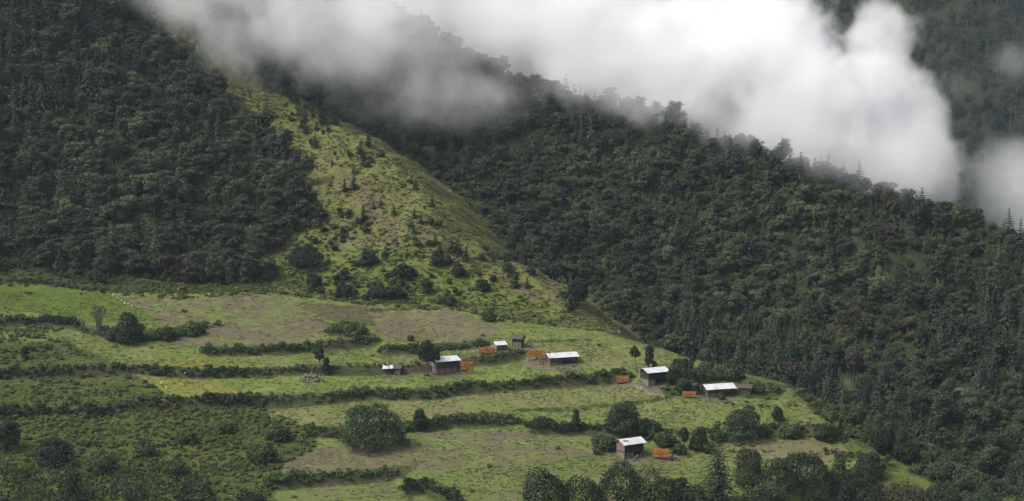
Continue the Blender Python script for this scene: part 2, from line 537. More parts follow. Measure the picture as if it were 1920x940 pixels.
def tube_arrays(p, q, r0, r1, n=6):
    p = np.array(p, float); q = np.array(q, float)
    d = q - p; d /= max(np.linalg.norm(d), 1e-6)
    a = np.cross(d, [0.3, 0.9, 0.2]); a /= np.linalg.norm(a); b = np.cross(d, a)
    th = np.arange(n) * 2 * pi / n
    c = np.cos(th)[:, None] * a + np.sin(th)[:, None] * b
    V = np.vstack([p + c * r0, q + c * r1, [p], [q]])
    f = [[i, (i + 1) % n, n + (i + 1) % n, n + i] for i in range(n)]
    f += [[2 * n, (i + 1) % n, i, i] for i in range(n)] + [[2 * n + 1, n + i, n + (i + 1) % n, n + (i + 1) % n] for i in range(n)]
    return V, f[:n], f

def tubes_mesh(name, segs, mat, n=6):
    V, Fc = [], []; k = 0
    for p, q, r0, r1 in segs:
        v, side, _ = tube_arrays(p, q, r0, r1, n)
        v = v[:2 * n]
        V.append(v); Fc += [[i + k for i in f] for f in side]
        cap0 = [k + i for i in range(n)]; k += 2 * n
        if n == 4:
            Fc += [cap0[::-1], [i + 4 for i in cap0]]
        if n == 6:
            c = cap0; Fc += [[c[0], c[3], c[2], c[1]], [c[0], c[5], c[4], c[3]], [c[0] + 6, c[1] + 6, c[2] + 6, c[3] + 6], [c[0] + 6, c[3] + 6, c[4] + 6, c[5] + 6]]
    return mesh_arrays(name, np.vstack(V), np.array(Fc), mat)

# ------------------------------------------------------------------ the ground sheet and the fields cut out of it
PXV, PYV = project(XX, YY, ZZ)
wx = fbm(XX / 6, YY / 6, 41, 3) * 14; wy = fbm(XX / 6, YY / 6, 43, 3) * 8
WPX, WPY = PXV + wx, PYV + wy
GREEN = (0.112, 0.142, 0.038); BRIGHT = (0.070, 0.102, 0.020); BROWN = (0.112, 0.096, 0.060); PALE = (0.140, 0.140, 0.058)
OLIVE = (0.072, 0.068, 0.036); YELLOW = (0.150, 0.152, 0.036); DARKG = (0.045, 0.060, 0.018); SOIL = (0.070, 0.056, 0.040)
SPUR = (0.112, 0.125, 0.038); SPUR2 = (0.116, 0.106, 0.048); FLOOR = (0.026, 0.032, 0.015); FLOOR2 = (0.038, 0.038, 0.020)
FIELDS = [  # name, label, polygon (photo directions), main colour, second colour
    ('meadow', 'overgrown green meadow strips at the lower left, darkened for cloud shade', [(-400, 640), (130, 640), (250, 700), (330, 748), (480, 755), (560, 800), (600, 830), (530, 880), (500, 960), (-400, 960)], (0.052, 0.072, 0.018), (0.078, 0.086, 0.026)),  # overgrown strips; cloud shade is also put into both colours
    ('meadow', 'bright green grass meadow below the left forest', [(-400, 530), (80, 532), (215, 553), (262, 575), (300, 603), (210, 606), (150, 602), (60, 585), (-400, 570)], BRIGHT, (0.088, 0.118, 0.022)),
    ('ploughed_field', 'brown ploughed field right of the bright green meadow', [(215, 555), (330, 562), (500, 552), (560, 573), (600, 603), (650, 628), (690, 632), (640, 645), (400, 655), (300, 640), (400, 620), (300, 603), (262, 580)], BROWN, GREEN),
    ('fallow_field', 'dark olive fallow strip above the bush patch', [(560, 568), (690, 575), (708, 610), (650, 605), (600, 598)], OLIVE, (0.09, 0.09, 0.04)),
    ('ploughed_field', 'brown field with pale rim at the foot of the grassy spur', [(690, 578), (830, 574), (875, 590), (945, 622), (900, 640), (760, 640), (712, 632), (705, 605)], BROWN, PALE),
    ('crop_field', 'pale green field around the electricity pole and upper huts', [(640, 648), (720, 640), (900, 640), (960, 610), (1120, 625), (1130, 640), (985, 645), (960, 668), (830, 685), (640, 690), (480, 697), (400, 690), (400, 660)], GREEN, PALE),
    ('stubble_field', 'yellowish grass strip left below the first bank', [(385, 663), (440, 668), (500, 690), (410, 700), (260, 692), (330, 675)], YELLOW, GREEN),
    ('stubble_field', 'yellow square field with small white posts', [(250, 705), (360, 703), (405, 712), (470, 746), (330, 748)], YELLOW, (0.125, 0.145, 0.036)),
    ('crop_field', 'light green field in front of the pink-walled house', [(405, 710), (640, 700), (830, 700), (960, 672), (1200, 690), (1190, 700), (960, 720), (740, 735), (620, 745), (480, 750)], (0.118, 0.162, 0.036), (0.135, 0.150, 0.05)),
    ('crop_field', 'pale field under the ridge edge by the long hut', [(985, 645), (1140, 640), (1290, 680), (1280, 690), (1200, 690), (1080, 690), (970, 672)], PALE, GREEN),
    ('crop_field', 'mottled green and brown terrace above the big bamboo', [(480, 775), (620, 755), (960, 728), (1190, 708), (1260, 738), (1220, 752), (1090, 766), (960, 768), (985, 790), (800, 792), (600, 810)], PALE, GREEN),
    ('crop_field', 'green terrace between the roadside poles and the right rim', [(960, 770), (1140, 762), (1260, 742), (1480, 738), (1555, 770), (1440, 790), (1340, 805), (1100, 800), (990, 795)], GREEN, PALE),
    ('crop_field', 'narrow bright green strip on the right rim', [(1380, 704), (1475, 718), (1480, 730), (1430, 722), (1385, 714)], BRIGHT, GREEN),
    ('ploughed_field', 'large brown ploughed terrace in the foreground', [(520, 900), (530, 870), (600, 838), (765, 832), (805, 806), (1000, 808), (1120, 852), (990, 872), (800, 884), (640, 888)], BROWN, GREEN),
    ('crop_field', 'green foreground terrace in front of the lowest house', [(500, 960), (560, 920), (760, 892), (800, 884), (990, 872), (1120, 852), (1330, 868), (1330, 960)], GREEN, BROWN),
    ('fallow_field', 'dry brown strip among the bushes at lower right', [(1360, 830), (1520, 826), (1600, 850), (1560, 865), (1380, 860)], PALE, BROWN),
]
CREST_PX = [(-600, -600), (250, -30), (340, 60), (450, 130), (560, 185), (680, 250), (770, 322), (840, 395), (895, 450), (985, 498), (1060, 545), (1100, 590), (1140, 622)]
FOREST_L = [(-900, -900), (215, -60), (298, 60), (332, 98), (388, 140), (430, 192), (474, 228), (528, 272), (560, 325), (600, 388), (608, 415), (560, 436), (520, 465), (490, 485), (520, 510), (505, 530),
            (420, 535), (320, 530), (215, 512), (190, 535), (150, 528), (60, 505), (0, 512), (-900, 540)]
RIM_R = [(1480, 730), (1560, 770), (1640, 805), (1760, 860), (1930, 930), (2300, 1100), (2300, 1400), (1650, 1400), (1600, 960), (1560, 900), (1640, 880), (1600, 830), (1560, 800)]

ny, nx = XX.shape
C1 = np.zeros((ny, nx, 3)); C2 = np.zeros((ny, nx, 3)); REG = np.full((ny, nx), -1)
C1[:] = FLOOR; C2[:] = FLOOR2
nearm = SURF == 0
infield = inpoly(WPX, WPY, FIELD) & nearm
spurm = nearm & ~infield & ~inpoly(WPX, WPY, FOREST_L) & (YY > 600)
C1[spurm] = SPUR; C2[spurm] = SPUR2
erode = fbm((XX * 0.9 + YY * 0.5) / 9, (YY * 0.9 - XX * 0.4) / 34, 57, 4)
sm = spurm & (erode > 0.13)
C1[sm] = (0.092, 0.078, 0.045)
lowspur = spurm & inpoly(WPX, WPY, [(500, 480), (760, 470), (1000, 560), (1140, 622), (960, 605), (690, 572), (500, 550)])
C1[lowspur] = (0.088, 0.118, 0.026); C2[lowspur] = (0.11, 0.118, 0.036)
dull = spurm & ((PXV > 1120) | ((PYV > 495) & (PXV < 510)))
C1[dull] = (0.040, 0.050, 0.018); C2[dull] = (0.050, 0.046, 0.026)
C1[infield] = GREEN; C2[infield] = PALE
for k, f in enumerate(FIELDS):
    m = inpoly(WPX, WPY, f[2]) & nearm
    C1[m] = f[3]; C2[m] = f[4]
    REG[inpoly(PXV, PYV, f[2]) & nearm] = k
m = inpoly(WPX, WPY, RIM_R) & nearm
C1[m] = DARKG; C2[m] = FLOOR2
for hx, hy in ((840, 706), (938, 662), (1052, 690), (1226, 727), (1350, 747), (1190, 865), (742, 704), (968, 651), (1240, 861), (1168, 722), (1006, 680)):
    yd = (((PXV - hx) / 42) ** 2 + ((PYV - hy) / 9) ** 2 + fbm(XX / 3, YY / 3, 61, 2) * 1.2 < 0.9) & nearm
    C1[yd] = (0.125, 0.108, 0.070); C2[yd] = (0.105, 0.115, 0.05)      # trodden yards
for poly, c in (([(1430, 832), (1520, 826), (1600, 850), (1580, 866), (1440, 858)], (0.135, 0.120, 0.065)), ([(1570, 812), (1640, 845), (1720, 880), (1690, 884), (1600, 850), (1555, 825)], (0.080, 0.102, 0.028)), ([(1640, 888), (1690, 884), (1745, 905), (1740, 922), (1660, 912)], (0.095, 0.115, 0.032))):
    m = inpoly(WPX, WPY, poly) & nearm; C1[m] = c; C2[m] = tuple(q * 0.75 for q in c)
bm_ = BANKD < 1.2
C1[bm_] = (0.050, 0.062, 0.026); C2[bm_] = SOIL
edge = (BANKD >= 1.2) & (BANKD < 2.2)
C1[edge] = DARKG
# bare ribs on the middle slope
rib = (SURF == 1) & (fbm((XX + 0.4 * YY) / 16, YY / 60, 63, 3) > 0.24)
C1[rib] = (0.062, 0.070, 0.030); C2[rib] = (0.070, 0.064, 0.036)

idx = np.arange(ny * nx).reshape(ny, nx)
quads = np.stack([idx[:-1, :-1], idx[:-1, 1:], idx[1:, 1:], idx[1:, :-1]], -1).reshape(-1, 4)
qreg = REG[:-1, :-1].ravel()
V = np.stack([XX, YY, ZZ], -1).reshape(-1, 3)
# smooth normals of the whole sheet, so cut pieces meet without seams
gz_y, gz_x = np.gradient(ZZ, GY, GX)
NRM = np.stack([-gz_x, -gz_y, np.ones_like(ZZ)], -1); NRM /= np.linalg.norm(NRM, axis=-1, keepdims=True)
NRM = NRM.reshape(-1, 3); C1f = C1.reshape(-1, 3); C2f = C2.reshape(-1, 3)
def sheet(name, sel):
    q = quads[sel]; used = np.unique(q); remap = np.zeros(ny * nx, np.int32); remap[used] = np.arange(len(used))
    me = mesh_arrays(name, V[used], remap[q], M_GROUND, smooth_=True)
    for an, arr in (('col', C1f), ('col2', C2f)):
        a = me.attributes.new(an, 'FLOAT_COLOR', 'POINT')
        a.data.foreach_set('color', np.hstack([arr[used], np.ones((len(used), 1))]).astype(np.float32).ravel())
    me.normals_split_custom_set_from_vertices(NRM[used].tolist())
    return link(name, me)
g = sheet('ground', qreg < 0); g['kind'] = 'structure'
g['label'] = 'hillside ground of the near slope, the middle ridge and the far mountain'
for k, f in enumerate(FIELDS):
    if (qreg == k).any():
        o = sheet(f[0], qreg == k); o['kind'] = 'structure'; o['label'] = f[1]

def path_strip(name, label, line, width, mat):
    w = hit([p[0] for p in line], [p[1] for p in line])[:, :2]
    pts = []
    for a, b in zip(w[:-1], w[1:]):
        n = max(2, int(np.linalg.norm(b - a) / 0.6))
        for t in np.linspace(0, 1, n, endpoint=False): pts.append(a + (b - a) * t)
    pts = np.array(pts)
    for _ in range(6): pts[1:-1] = (pts[:-2] + pts[1:-1] * 2 + pts[2:]) / 4
    t = np.gradient(pts, axis=0); t /= np.linalg.norm(t, axis=1, keepdims=True); nn = np.stack([-t[:, 1], t[:, 0]], 1)
    VV = []; cols_ = 5
    for s in np.linspace(-0.5, 0.5, cols_):
        q = pts + nn * (s * width * (1 + 0.35 * np.sin(np.arange(len(pts)) * 0.7 + s * 5)))[:, None]
        VV.append(np.column_stack([q, height(q[:, 0], q[:, 1]) + 0.07 - 0.05 * (abs(s) > 0.4)]))
    VV = np.stack(VV, 1); n = len(pts)
    ii = np.arange(n * cols_).reshape(n, cols_)
    q = np.stack([ii[:-1, :-1], ii[1:, :-1], ii[1:, 1:], ii[:-1, 1:]], -1).reshape(-1, 4)[:, ::-1]
    o = link(name, mesh_arrays(name, VV.reshape(-1, 3), q, mat, smooth_=True)); o['kind'] = 'structure'; o['label'] = label
path_strip('footpath', 'pale footpath curving down to the lowest house', [(1208, 755), (1219, 768), (1221, 780), (1218, 795), (1226, 808), (1245, 812)], 0.8, M_SOILP)
path_strip('footpath', 'narrow earth path running down from the two-storey house', [(1188, 722), (1205, 731), (1225, 741), (1250, 748)], 1.5, M_SOILP)

# ------------------------------------------------------------------ foliage
def leaf_arrays(lobes, n, size, seed, up=0.25, jitter=0.55, droop=0.0, shell=(0.78, 1.06), cull=0.72):
    """small leaf-cluster faces over a set of ellipsoid lobes: lobes = [(cx,cy,cz,rx,ry,rz)]"""
    r = np.random.default_rng(seed)
    L = np.array(lobes, float)
    area = (L[:, 3] * L[:, 4] + L[:, 3] * L[:, 5] + L[:, 4] * L[:, 5])
    k = r.choice(len(L), size=int(n * 1.7), p=area / area.sum())
    d = r.normal(size=(len(k), 3)); d /= np.linalg.norm(d, axis=1, keepdims=True)
    d[:, 2] = np.where((d[:, 2] < -0.3) & (r.random(len(k)) < 0.6), -d[:, 2], d[:, 2])
    rr = r.uniform(shell[0], shell[1], len(k))
    p = L[k, :3] + d * L[k, 3:] * rr[:, None]
    keep = np.ones(len(k), bool)
    for i in range(0, len(L)):
        e = (((p - L[i, :3]) / L[i, 3:]) ** 2).sum(1)
        keep &= ~((e < cull ** 2) & (k != i))
    p, d, k, rr = p[keep][:n], d[keep][:n], k[keep][:n], rr[keep][:n]
    m = len(p)
    nrm = d / L[k, 3:]; nrm /= np.linalg.norm(nrm, axis=1, keepdims=True)
    nrm = nrm + r.normal(size=(m, 3)) * jitter + np.array([0, 0, up]); nrm /= np.linalg.norm(nrm, axis=1, keepdims=True)
    a = np.cross(nrm, r.normal(size=(m, 3))); a /= np.linalg.norm(a, axis=1, keepdims=True); b = np.cross(nrm, a)
    s = size * r.uniform(0.6, 1.35, m)[:, None]
    # kite-shaped leaf clusters
    v = np.stack([p - a * s * 0.62, p - b * s * 0.36 + a * s * 0.05, p + a * s * 0.62 - nrm * s * droop, p + b * s * 0.36 + a * s * 0.05], 1)
    lt = r.uniform(0.25, 0.75, len(L))
    tone = np.clip(lt[k] + r.normal(0, 0.17, m), 0, 1)
    return v.reshape(-1, 3), np.arange(m * 4).reshape(-1, 4), np.repeat(tone, 4)

def dome_lobes(R, h, zc, n, seed, lr=(0.34, 0.52), squash=0.85):
    r = np.random.default_rng(seed); L = [(0, 0, zc, R * 0.55, R * 0.55, h * 0.42)]
    for i in range(n):
        th = i * 2.399 + r.uniform(-0.4, 0.4); t = (i + 0.5) / n
        z = 1 - 1.5 * t; q = math.sqrt(max(0, 1 - z * z))
        d = r.uniform(0.55, 0.8)
        rad = R * r.uniform(*lr)
        L.append((cos(th) * q * R * d, sin(th) * q * R * d, zc + z * h * 0.5 * d, rad, rad, rad * squash))
    return L

def trunk_mesh(name, H, r0, lobes, seed, lean=(0, 0), nl=6):
    r = np.random.default_rng(seed)
    segs = []; p = np.array([0, 0, -0.6]); n = 4
    for i in range(n):
        q = np.array([lean[0] * (i + 1) / n + r.normal() * 0.08, lean[1] * (i + 1) / n + r.normal() * 0.08, H * (i + 1) / n])
        segs.append((p, q, r0 * (1 - i / n * 0.6), r0 * (1 - (i + 1) / n * 0.6))); p = q
    for i in r.choice(len(lobes), min(nl, len(lobes)), replace=False):
        c = np.array(lobes[i][:3]); s = np.array([lean[0] * 0.7, lean[1] * 0.7, H * r.uniform(0.5, 0.9)])
        m = (s + c) / 2 + np.array([0, 0, -0.15])
        segs += [(s, m, r0 * 0.4, r0 * 0.3), (m, c, r0 * 0.3, r0 * 0.1)]
    return tubes_mesh(name, segs, M_BARK, 4 if H < 20 else 6)

def broad_proto(seed):
    r = random.Random(seed)
    R = r.uniform(2.5, 3.6); h = R * r.choice((1.3, 1.6, 2.0, 2.4, 2.8)); zc = h * 0.5 + r.uniform(0.6, 1.6)
    L = [(0, 0, zc, R * 0.4, R * 0.4, h * 0.36)]
    for i in range(r.randint(26, 40)):                    # many uneven boughs rather than a smooth dome
        th = r.uniform(0, 6.283); z = r.uniform(-0.75, 1.0); q = math.sqrt(1 - z * z)
        d = r.uniform(0.45, 1.0) * (0.85 + 0.25 * sin(2 * th + seed) + 0.15 * sin(3 * th + 2 * seed)); rad = R * r.uniform(0.13, 0.34)
        L.append((cos(th) * q * R * d * 0.88, sin(th) * q * R * d * 0.88, zc + z * h * 0.5 * d, rad * r.uniform(.9, 1.3), rad * r.uniform(.9, 1.3), rad * r.uniform(0.6, 0.95)))
    v, f, t = leaf_arrays(L, 2600, 0.42, seed, jitter=0.75, shell=(0.6, 1.2), cull=0.6)
    return mesh_arrays('crown', v, f, [M_BROAD, M_BROAD, M_OLIVE, M_LIGHT][(seed - 100) // 3 % 4], t), trunk_mesh('trunk', zc, 0.2, L, seed)

def conifer_proto(seed, H=13.0, R=3.0, droop=0.35, lev=17, mat=None, size=0.62):
    r = np.random.default_rng(seed)
    P = []; A = []; NR = []; S = []; T = []
    for i in range(lev):
        t = (i + 0.4 + r.uniform(-0.2, 0.2)) / lev
        z = H * (0.06 + 0.93 * t)
        rad = R * (1 - t ** 1.25) * r.uniform(0.78, 1.12) + 0.1
        nb = max(5, int(11 * (1 - t) + 5))
        a0 = r.uniform(0, 6.3)
        for b in range(nb):
            th = a0 + b * 2 * pi / nb + r.uniform(-0.3, 0.3)
            ln = rad * r.uniform(0.6, 1.12)
            m = max(2, int(ln / (0.55 * size))); tone = r.uniform(0.25, 0.75)
            for q in range(m):
                s = (q + r.uniform(0.3, 1.0)) / m
                off = r.normal() * 0.16 * ln * (1.05 - 0.6 * s)
                zz = z + ln * (0.14 * s - droop * s * s) + r.normal() * 0.07 - 0.3 * abs(off) * droop
                P.append((cos(th) * ln * s - sin(th) * off, sin(th) * ln * s + cos(th) * off, zz))
                dz_ = 0.14 - 2 * droop * s
                A.append((cos(th), sin(th), dz_)); NR.append((-cos(th) * dz_ + r.normal() * 0.35, -sin(th) * dz_ + r.normal() * 0.35, 1))
                S.append(size * r.uniform(0.7, 1.3) * (1.15 - 0.35 * t)); T.append(np.clip(tone + r.normal() * 0.13, 0, 1))
    P, A, NR, S, T = map(np.array, (P, A, NR, S, T))
    NR /= np.linalg.norm(NR, axis=1, keepdims=True)
    B = np.cross(NR, A); B /= np.linalg.norm(B, axis=1, keepdims=True); A = np.cross(B, NR)
    s = S[:, None]
    v = np.stack([P - A * s * 0.5, P - B * s * 0.45, P + A * s * 0.75 - NR * s * 0.15, P + B * s * 0.45], 1).reshape(-1, 3)
    me = mesh_arrays('crown', v, np.arange(len(v)).reshape(-1, 4), mat or M_CONIF, np.repeat(T, 4))
    return me, tubes_mesh('trunk', [((0, 0, -0.6), (0, 0, H * 0.5), 0.22, 0.14), ((0, 0, H * 0.5), (0, 0, H * 0.97), 0.14, 0.02)], M_BARK, 6)

def shrub_proto(seed, mat=None, w=3.0, h=2.2, n=420, size=0.45):
    r = np.random.default_rng(seed)
    L = [(0, 0, h * 0.35, w * 0.3, w * 0.3, h * 0.42)]
    for i in range(8):
        th = r.uniform(0, 6.3); d = w * r.uniform(0.12, 0.34); rr = w * r.uniform(0.14, 0.22)
        L.append((cos(th) * d, sin(th) * d, h * r.uniform(0.2, 0.7), rr, rr, rr * r.uniform(0.8, 1.2)))
    v, f, t = leaf_arrays(L, n, size, seed, shell=(0.6, 1.1), jitter=0.7)
    return mesh_arrays('foliage', v, f, mat or M_SHRUB, t)

def tuft_proto(seed, h=0.6, n=9, mat=None, w=0.35, up=0.35):
    """low rosette of arching blades"""
    r = np.random.default_rng(seed); v = []; t = []; nn = []
    for i in range(n):
        th = r.uniform(0, 6.3); d = r.uniform(0, w); x, y = cos(th) * d, sin(th) * d
        a = th + r.normal() * 0.6; l = h * r.uniform(0.6, 1.2); ww = r.uniform(0.09, 0.16); z0 = h * up * r.uniform(0.1, 0.6)
        tx, ty = x + cos(a) * l, y + sin(a) * l; z1 = z0 + h * up * r.uniform(0.0, 1.0)
        v += [(x - sin(a) * ww, y + cos(a) * ww, z0), (x + sin(a) * ww, y - cos(a) * ww, z0), (tx + sin(a) * ww * .5, ty - cos(a) * ww * .5, z1), (tx - sin(a) * ww * .5, ty + cos(a) * ww * .5, z1)]
        q = np.array([r.normal() * .25, r.normal() * .25, 1.0]); q /= np.linalg.norm(q); nn += [tuple(q)] * 4
        t += [r.uniform(0, 1)] * 4
    me = mesh_arrays('tuft', np.array(v), np.arange(len(v)).reshape(-1, 4), mat or M_GRASS, t, smooth_=True)
    me.normals_split_custom_set_from_vertices(nn)
    return me

BROAD = [broad_proto(100 + i) for i in range(12)]
CONIF = [conifer_proto(200 + i, H=[12, 14, 10, 13][i], R=[3.7, 3.9, 3.3, 3.2][i], lev=[13, 15, 11, 16][i], droop=[.3, .4, .25, .35][i]) for i in range(4)]
PINE = [conifer_proto(240 + i, H=4.2, R=1.35, droop=0.15, lev=9, mat=M_CONIF, size=0.5) for i in range(2)]
SHRUB = [shrub_proto(300 + i) for i in range(4)]

# ------------------------------------------------------------------ scatter
def poisson(x0, x1, y0, y1, dist, n, seed):
    """jittered hexagonal spots"""
    r = np.random.default_rng(seed)
    xs = np.arange(x0, x1, dist); ys = np.arange(y0, y1, dist * 0.87)
    X, Y = np.meshgrid(xs, ys)
    X = X + (np.arange(len(ys)) % 2)[:, None] * dist * 0.5
    X = X + r.uniform(-0.42, 0.42, X.shape) * dist; Y = Y + r.uniform(-0.42, 0.42, X.shape) * dist
    return X.ravel(), Y.ravel()

def visible(X, Y, Z, margin=60, lift=5.0):
    """inside the frame, and its top not behind a crest"""
    px, py = project(X, Y, Z + lift * 0.5)
    ok = (px > -margin) & (px < 1920 + margin) & (py > -margin) & (py < 940 + margin)
    ii = np.nonzero(ok)[0]
    zt = Z[ii] + lift
    for f in np.linspace(0.35, 0.985, 130):
        blk = height(X[ii] * f, Y[ii] * f) > zt * f + 0.3
        ok[ii[blk]] = False
        keep = ~blk; ii, zt = ii[keep], zt[keep]
    return ok

def stuff(name, label, cat, pts, scl, protos, seed, tilt=0.06):
    """one object: many small plants, instanced on points"""
    r = np.random.default_rng(seed)
    n = len(pts)
    me = bpy.data.meshes.new(name); me.vertices.add(n); me.vertices.foreach_set('co', np.asarray(pts, np.float32).ravel())
    a = me.attributes.new('plant_scale', 'FLOAT_VECTOR', 'POINT')
    s = np.asarray(scl, float)
    if s.ndim == 1: s = np.stack([s, s, s * r.uniform(0.85, 1.15, n)], 1)
    a.data.foreach_set('vector', s.astype(np.float32).ravel())
    a = me.attributes.new('plant_turn', 'FLOAT_VECTOR', 'POINT')
    a.data.foreach_set('vector', np.stack([r.normal(0, tilt, n), r.normal(0, tilt, n), r.uniform(0, 6.3, n)], 1).astype(np.float32).ravel())
    a = me.attributes.new('plant_kind', 'INT', 'POINT'); a.data.foreach_set('value', r.integers(0, len(protos), n).astype(np.int32))
    o = link(name, me); tag(o, label, cat, kind='stuff')
    ng = bpy.data.node_groups.new(name + '_nodes', 'GeometryNodeTree')
    ng.interface.new_socket('Geometry', in_out='INPUT', socket_type='NodeSocketGeometry'); ng.interface.new_socket('Geometry', in_out='OUTPUT', socket_type='NodeSocketGeometry')
    gi = ng.nodes.new('NodeGroupInput'); go = ng.nodes.new('NodeGroupOutput'); ip = ng.nodes.new('GeometryNodeInstanceOnPoints')
    jn = ng.nodes.new('GeometryNodeJoinGeometry')
    for pr in protos:
        g2 = ng.nodes.new('GeometryNodeGeometryToInstance')
        for ob in pr:
            oi = ng.nodes.new('GeometryNodeObjectInfo'); oi.transform_space = 'ORIGINAL'; oi.inputs[0].default_value = ob
            ng.links.new(oi.outputs['Geometry'], g2.inputs[0])
        ng.links.new(g2.outputs[0], jn.inputs[0])
    def named(nm, typ):
        q = ng.nodes.new('GeometryNodeInputNamedAttribute'); q.data_type = typ; q.inputs[0].default_value = nm
        return [x for x in q.outputs if x.enabled][0]
    ng.links.new(gi.outputs[0], ip.inputs['Points']); ng.links.new(jn.outputs[0], ip.inputs['Instance'])
    ip.inputs['Pick Instance'].default_value = True
    ng.links.new(named('plant_kind', 'INT'), ip.inputs['Instance Index'])
    e2r = ng.nodes.new('FunctionNodeEulerToRotation'); ng.links.new(named('plant_turn', 'FLOAT_VECTOR'), e2r.inputs[0]); ng.links.new(e2r.outputs[0], ip.inputs['Rotation'])
    ng.links.new(named('plant_scale', 'FLOAT_VECTOR'), ip.inputs['Scale'])
    ng.links.new(ip.outputs[0], go.inputs[0])
    md = o.modifiers.new('plants', 'NODES'); md.node_group = ng
    return o

def tree_thing(name, proto, loc, s, rz, label, group, cat='tree', parts=('crown', 'trunk'), tilt=(0, 0)):
    o = bpy.data.objects.new(name, None); col.objects.link(o); o.empty_display_size = 0.5
    o.location = loc; o.rotation_euler = (tilt[0], tilt[1], rz)
    o.scale = s if isinstance(s, tuple) else (s, s, s)
    tag(o, label, cat, group)
    ch = []
    for nm, me in zip(parts, proto):
        c = bpy.data.objects.new(nm, me); col.objects.link(c); c.parent = o; ch.append(c)
    return o, ch

CLEARINGS = [[(1430, 832), (1520, 826), (1600, 850), (1580, 866), (1440, 858)], [(1570, 812), (1640, 845), (1720, 880), (1690, 884), (1600, 850), (1555, 825)], [(1640, 888), (1690, 884), (1745, 905), (1740, 922), (1660, 912)]]
def in_clearing(px, py):
    r = np.zeros(np.shape(px), bool)
    for c in CLEARINGS: r |= inpoly(px, py, c)
    return r
# forest spots on all slopes
fx_, fy_ = poisson(-330, 330, 505, 960, 3.9, 0, 11)
fz_ = height(fx_, fy_); fs_ = surf_at(fx_, fy_)
fpx, fpy = project(fx_, fy_, fz_)
hole = fbm(fx_ / 22, fy_ / 30, 81, 3)
in_left = (fs_ == 0) & inpoly(fpx, fpy, FOREST_L)
in_mid = (fs_ == 1) & (hole < 0.36)
RIMF = [(1590, 790), (1700, 835), (1930, 925), (2100, 1000), (2100, 1300), (1500, 1300), (1560, 985), (1640, 900)]
in_rim = (fs_ == 0) & inpoly(fpx, fpy, RIMF) & ~in_clearing(fpx, fpy) & ~in_clearing(fpx, fpy - 22)
sel = in_left | in_mid | in_rim
# thin the right rim towards shrubs
sel &= ~(in_rim & (rng.random(len(fx_)) < 0.55))
vis = np.zeros(len(fx_), bool); vis[sel] = visible(fx_[sel], fy_[sel], fz_[sel], 70, 7.0)
I = np.nonzero(vis)[0]
X_, Y_, Z_, S_ = fx_[I], fy_[I], fz_[I], fs_[I]
PX_, PY_ = fpx[I], fpy[I]
r_ = np.random.default_rng(5)
# conifers gather in belts
cn = fbm(X_ / 30, Y_ / 45, 23, 3)
conprob = np.where(S_ == 1, 0.06 + 0.30 * (PX_ > 1250) + 0.12 * (cn > 0.1), 0.08 + 0.24 * ((PY_ < 160) | (PX_ < 130)))
is_con = r_.random(len(X_)) < conprob * (0.35 + 1.3 * (cn > 0.03))
scale = np.where(is_con, r_.uniform(0.5, 1.2, len(X_)), np.clip(np.exp(r_.normal(-0.18, 0.30, len(X_))), 0.4, 1.5))
scale *= np.where((S_ == 0) & ~in_left[I], 0.6, 1.0)
scale *= np.where(S_ == 1, 0.95, 1.05)
Z_ = Z_ - np.where(is_con, 0.2, 0.5 * scale)
size_rank = scale / Y_
proto_objs = {'b': {}, 'c': {}}
counts = {'b': 0, 'c': 0}
sp_n = fbm(X_ / 24, Y_ / 34, 211, 3) + r_.normal(0, 0.07, len(X_))
species = np.where(sp_n > 0.10, 2, np.where(sp_n < -0.13, 1, 0))       # patches of lighter and of brownish trees
WORDS = {0: 'dark green broadleaf tree', 1: 'olive brown broadleaf tree', 2: 'lighter green broadleaf tree', 3: 'layered dark conifer'}
species = np.where(is_con, 3, species)
KIDX = {0: [0, 1, 2, 3, 4, 5], 1: [6, 7, 8], 2: [9, 10, 11], 3: [0, 1, 2, 3]}
for kind, mask, protos, nm in (('b', ~is_con, BROAD, 'broadleaf_tree'), ('c', is_con, CONIF, 'conifer_tree')):
    ids = np.nonzero(mask)[0]
    ids = ids[np.argsort(-size_rank[ids])]
    big, rest = ids[:300], ids[300:]
    for i in big:
        kk = KIDX[int(species[i])]; k = kk[counts[kind] % len(kk)]; counts[kind] += 1
        left = S_[i] == 0 and PX_[i] < 1000
        place = 'left slope' if left else ('right rim below the fields' if S_[i] == 0 else 'middle slope')
        if place != 'right rim below the fields':
            band = 'upper' if PY_[i] < 280 else ('lower' if PY_[i] > 470 else 'middle')
            place = f'{band} part of the {place}'
        word = WORDS[int(species[i])]
        o, ch = tree_thing(nm, protos[k], (X_[i], Y_[i], Z_[i]), (scale[i], scale[i], scale[i] * r_.uniform(0.75, 1.1)), r_.uniform(0, 6.3), f'{word} in dense forest, {place}', f'{word}s on the {place}', 'tree')
        proto_objs[kind].setdefault(k, ch)
    for sp in ((0, 1, 2) if kind == 'b' else (3,)):
        q = rest[species[rest] == sp]
        prs = [proto_objs[kind][k] for k in KIDX[sp] if k in proto_objs[kind]]
        if len(q) and prs:
            stuff('forest', f'massed forest of {WORDS[sp]}s covering the hill slopes', 'forest', np.stack([X_[q], Y_[q], Z_[q]], 1), scale[q], prs, 31 + sp)
print('FOREST', {k: int((is_con == (k == 'c')).sum()) for k in 'bc'})

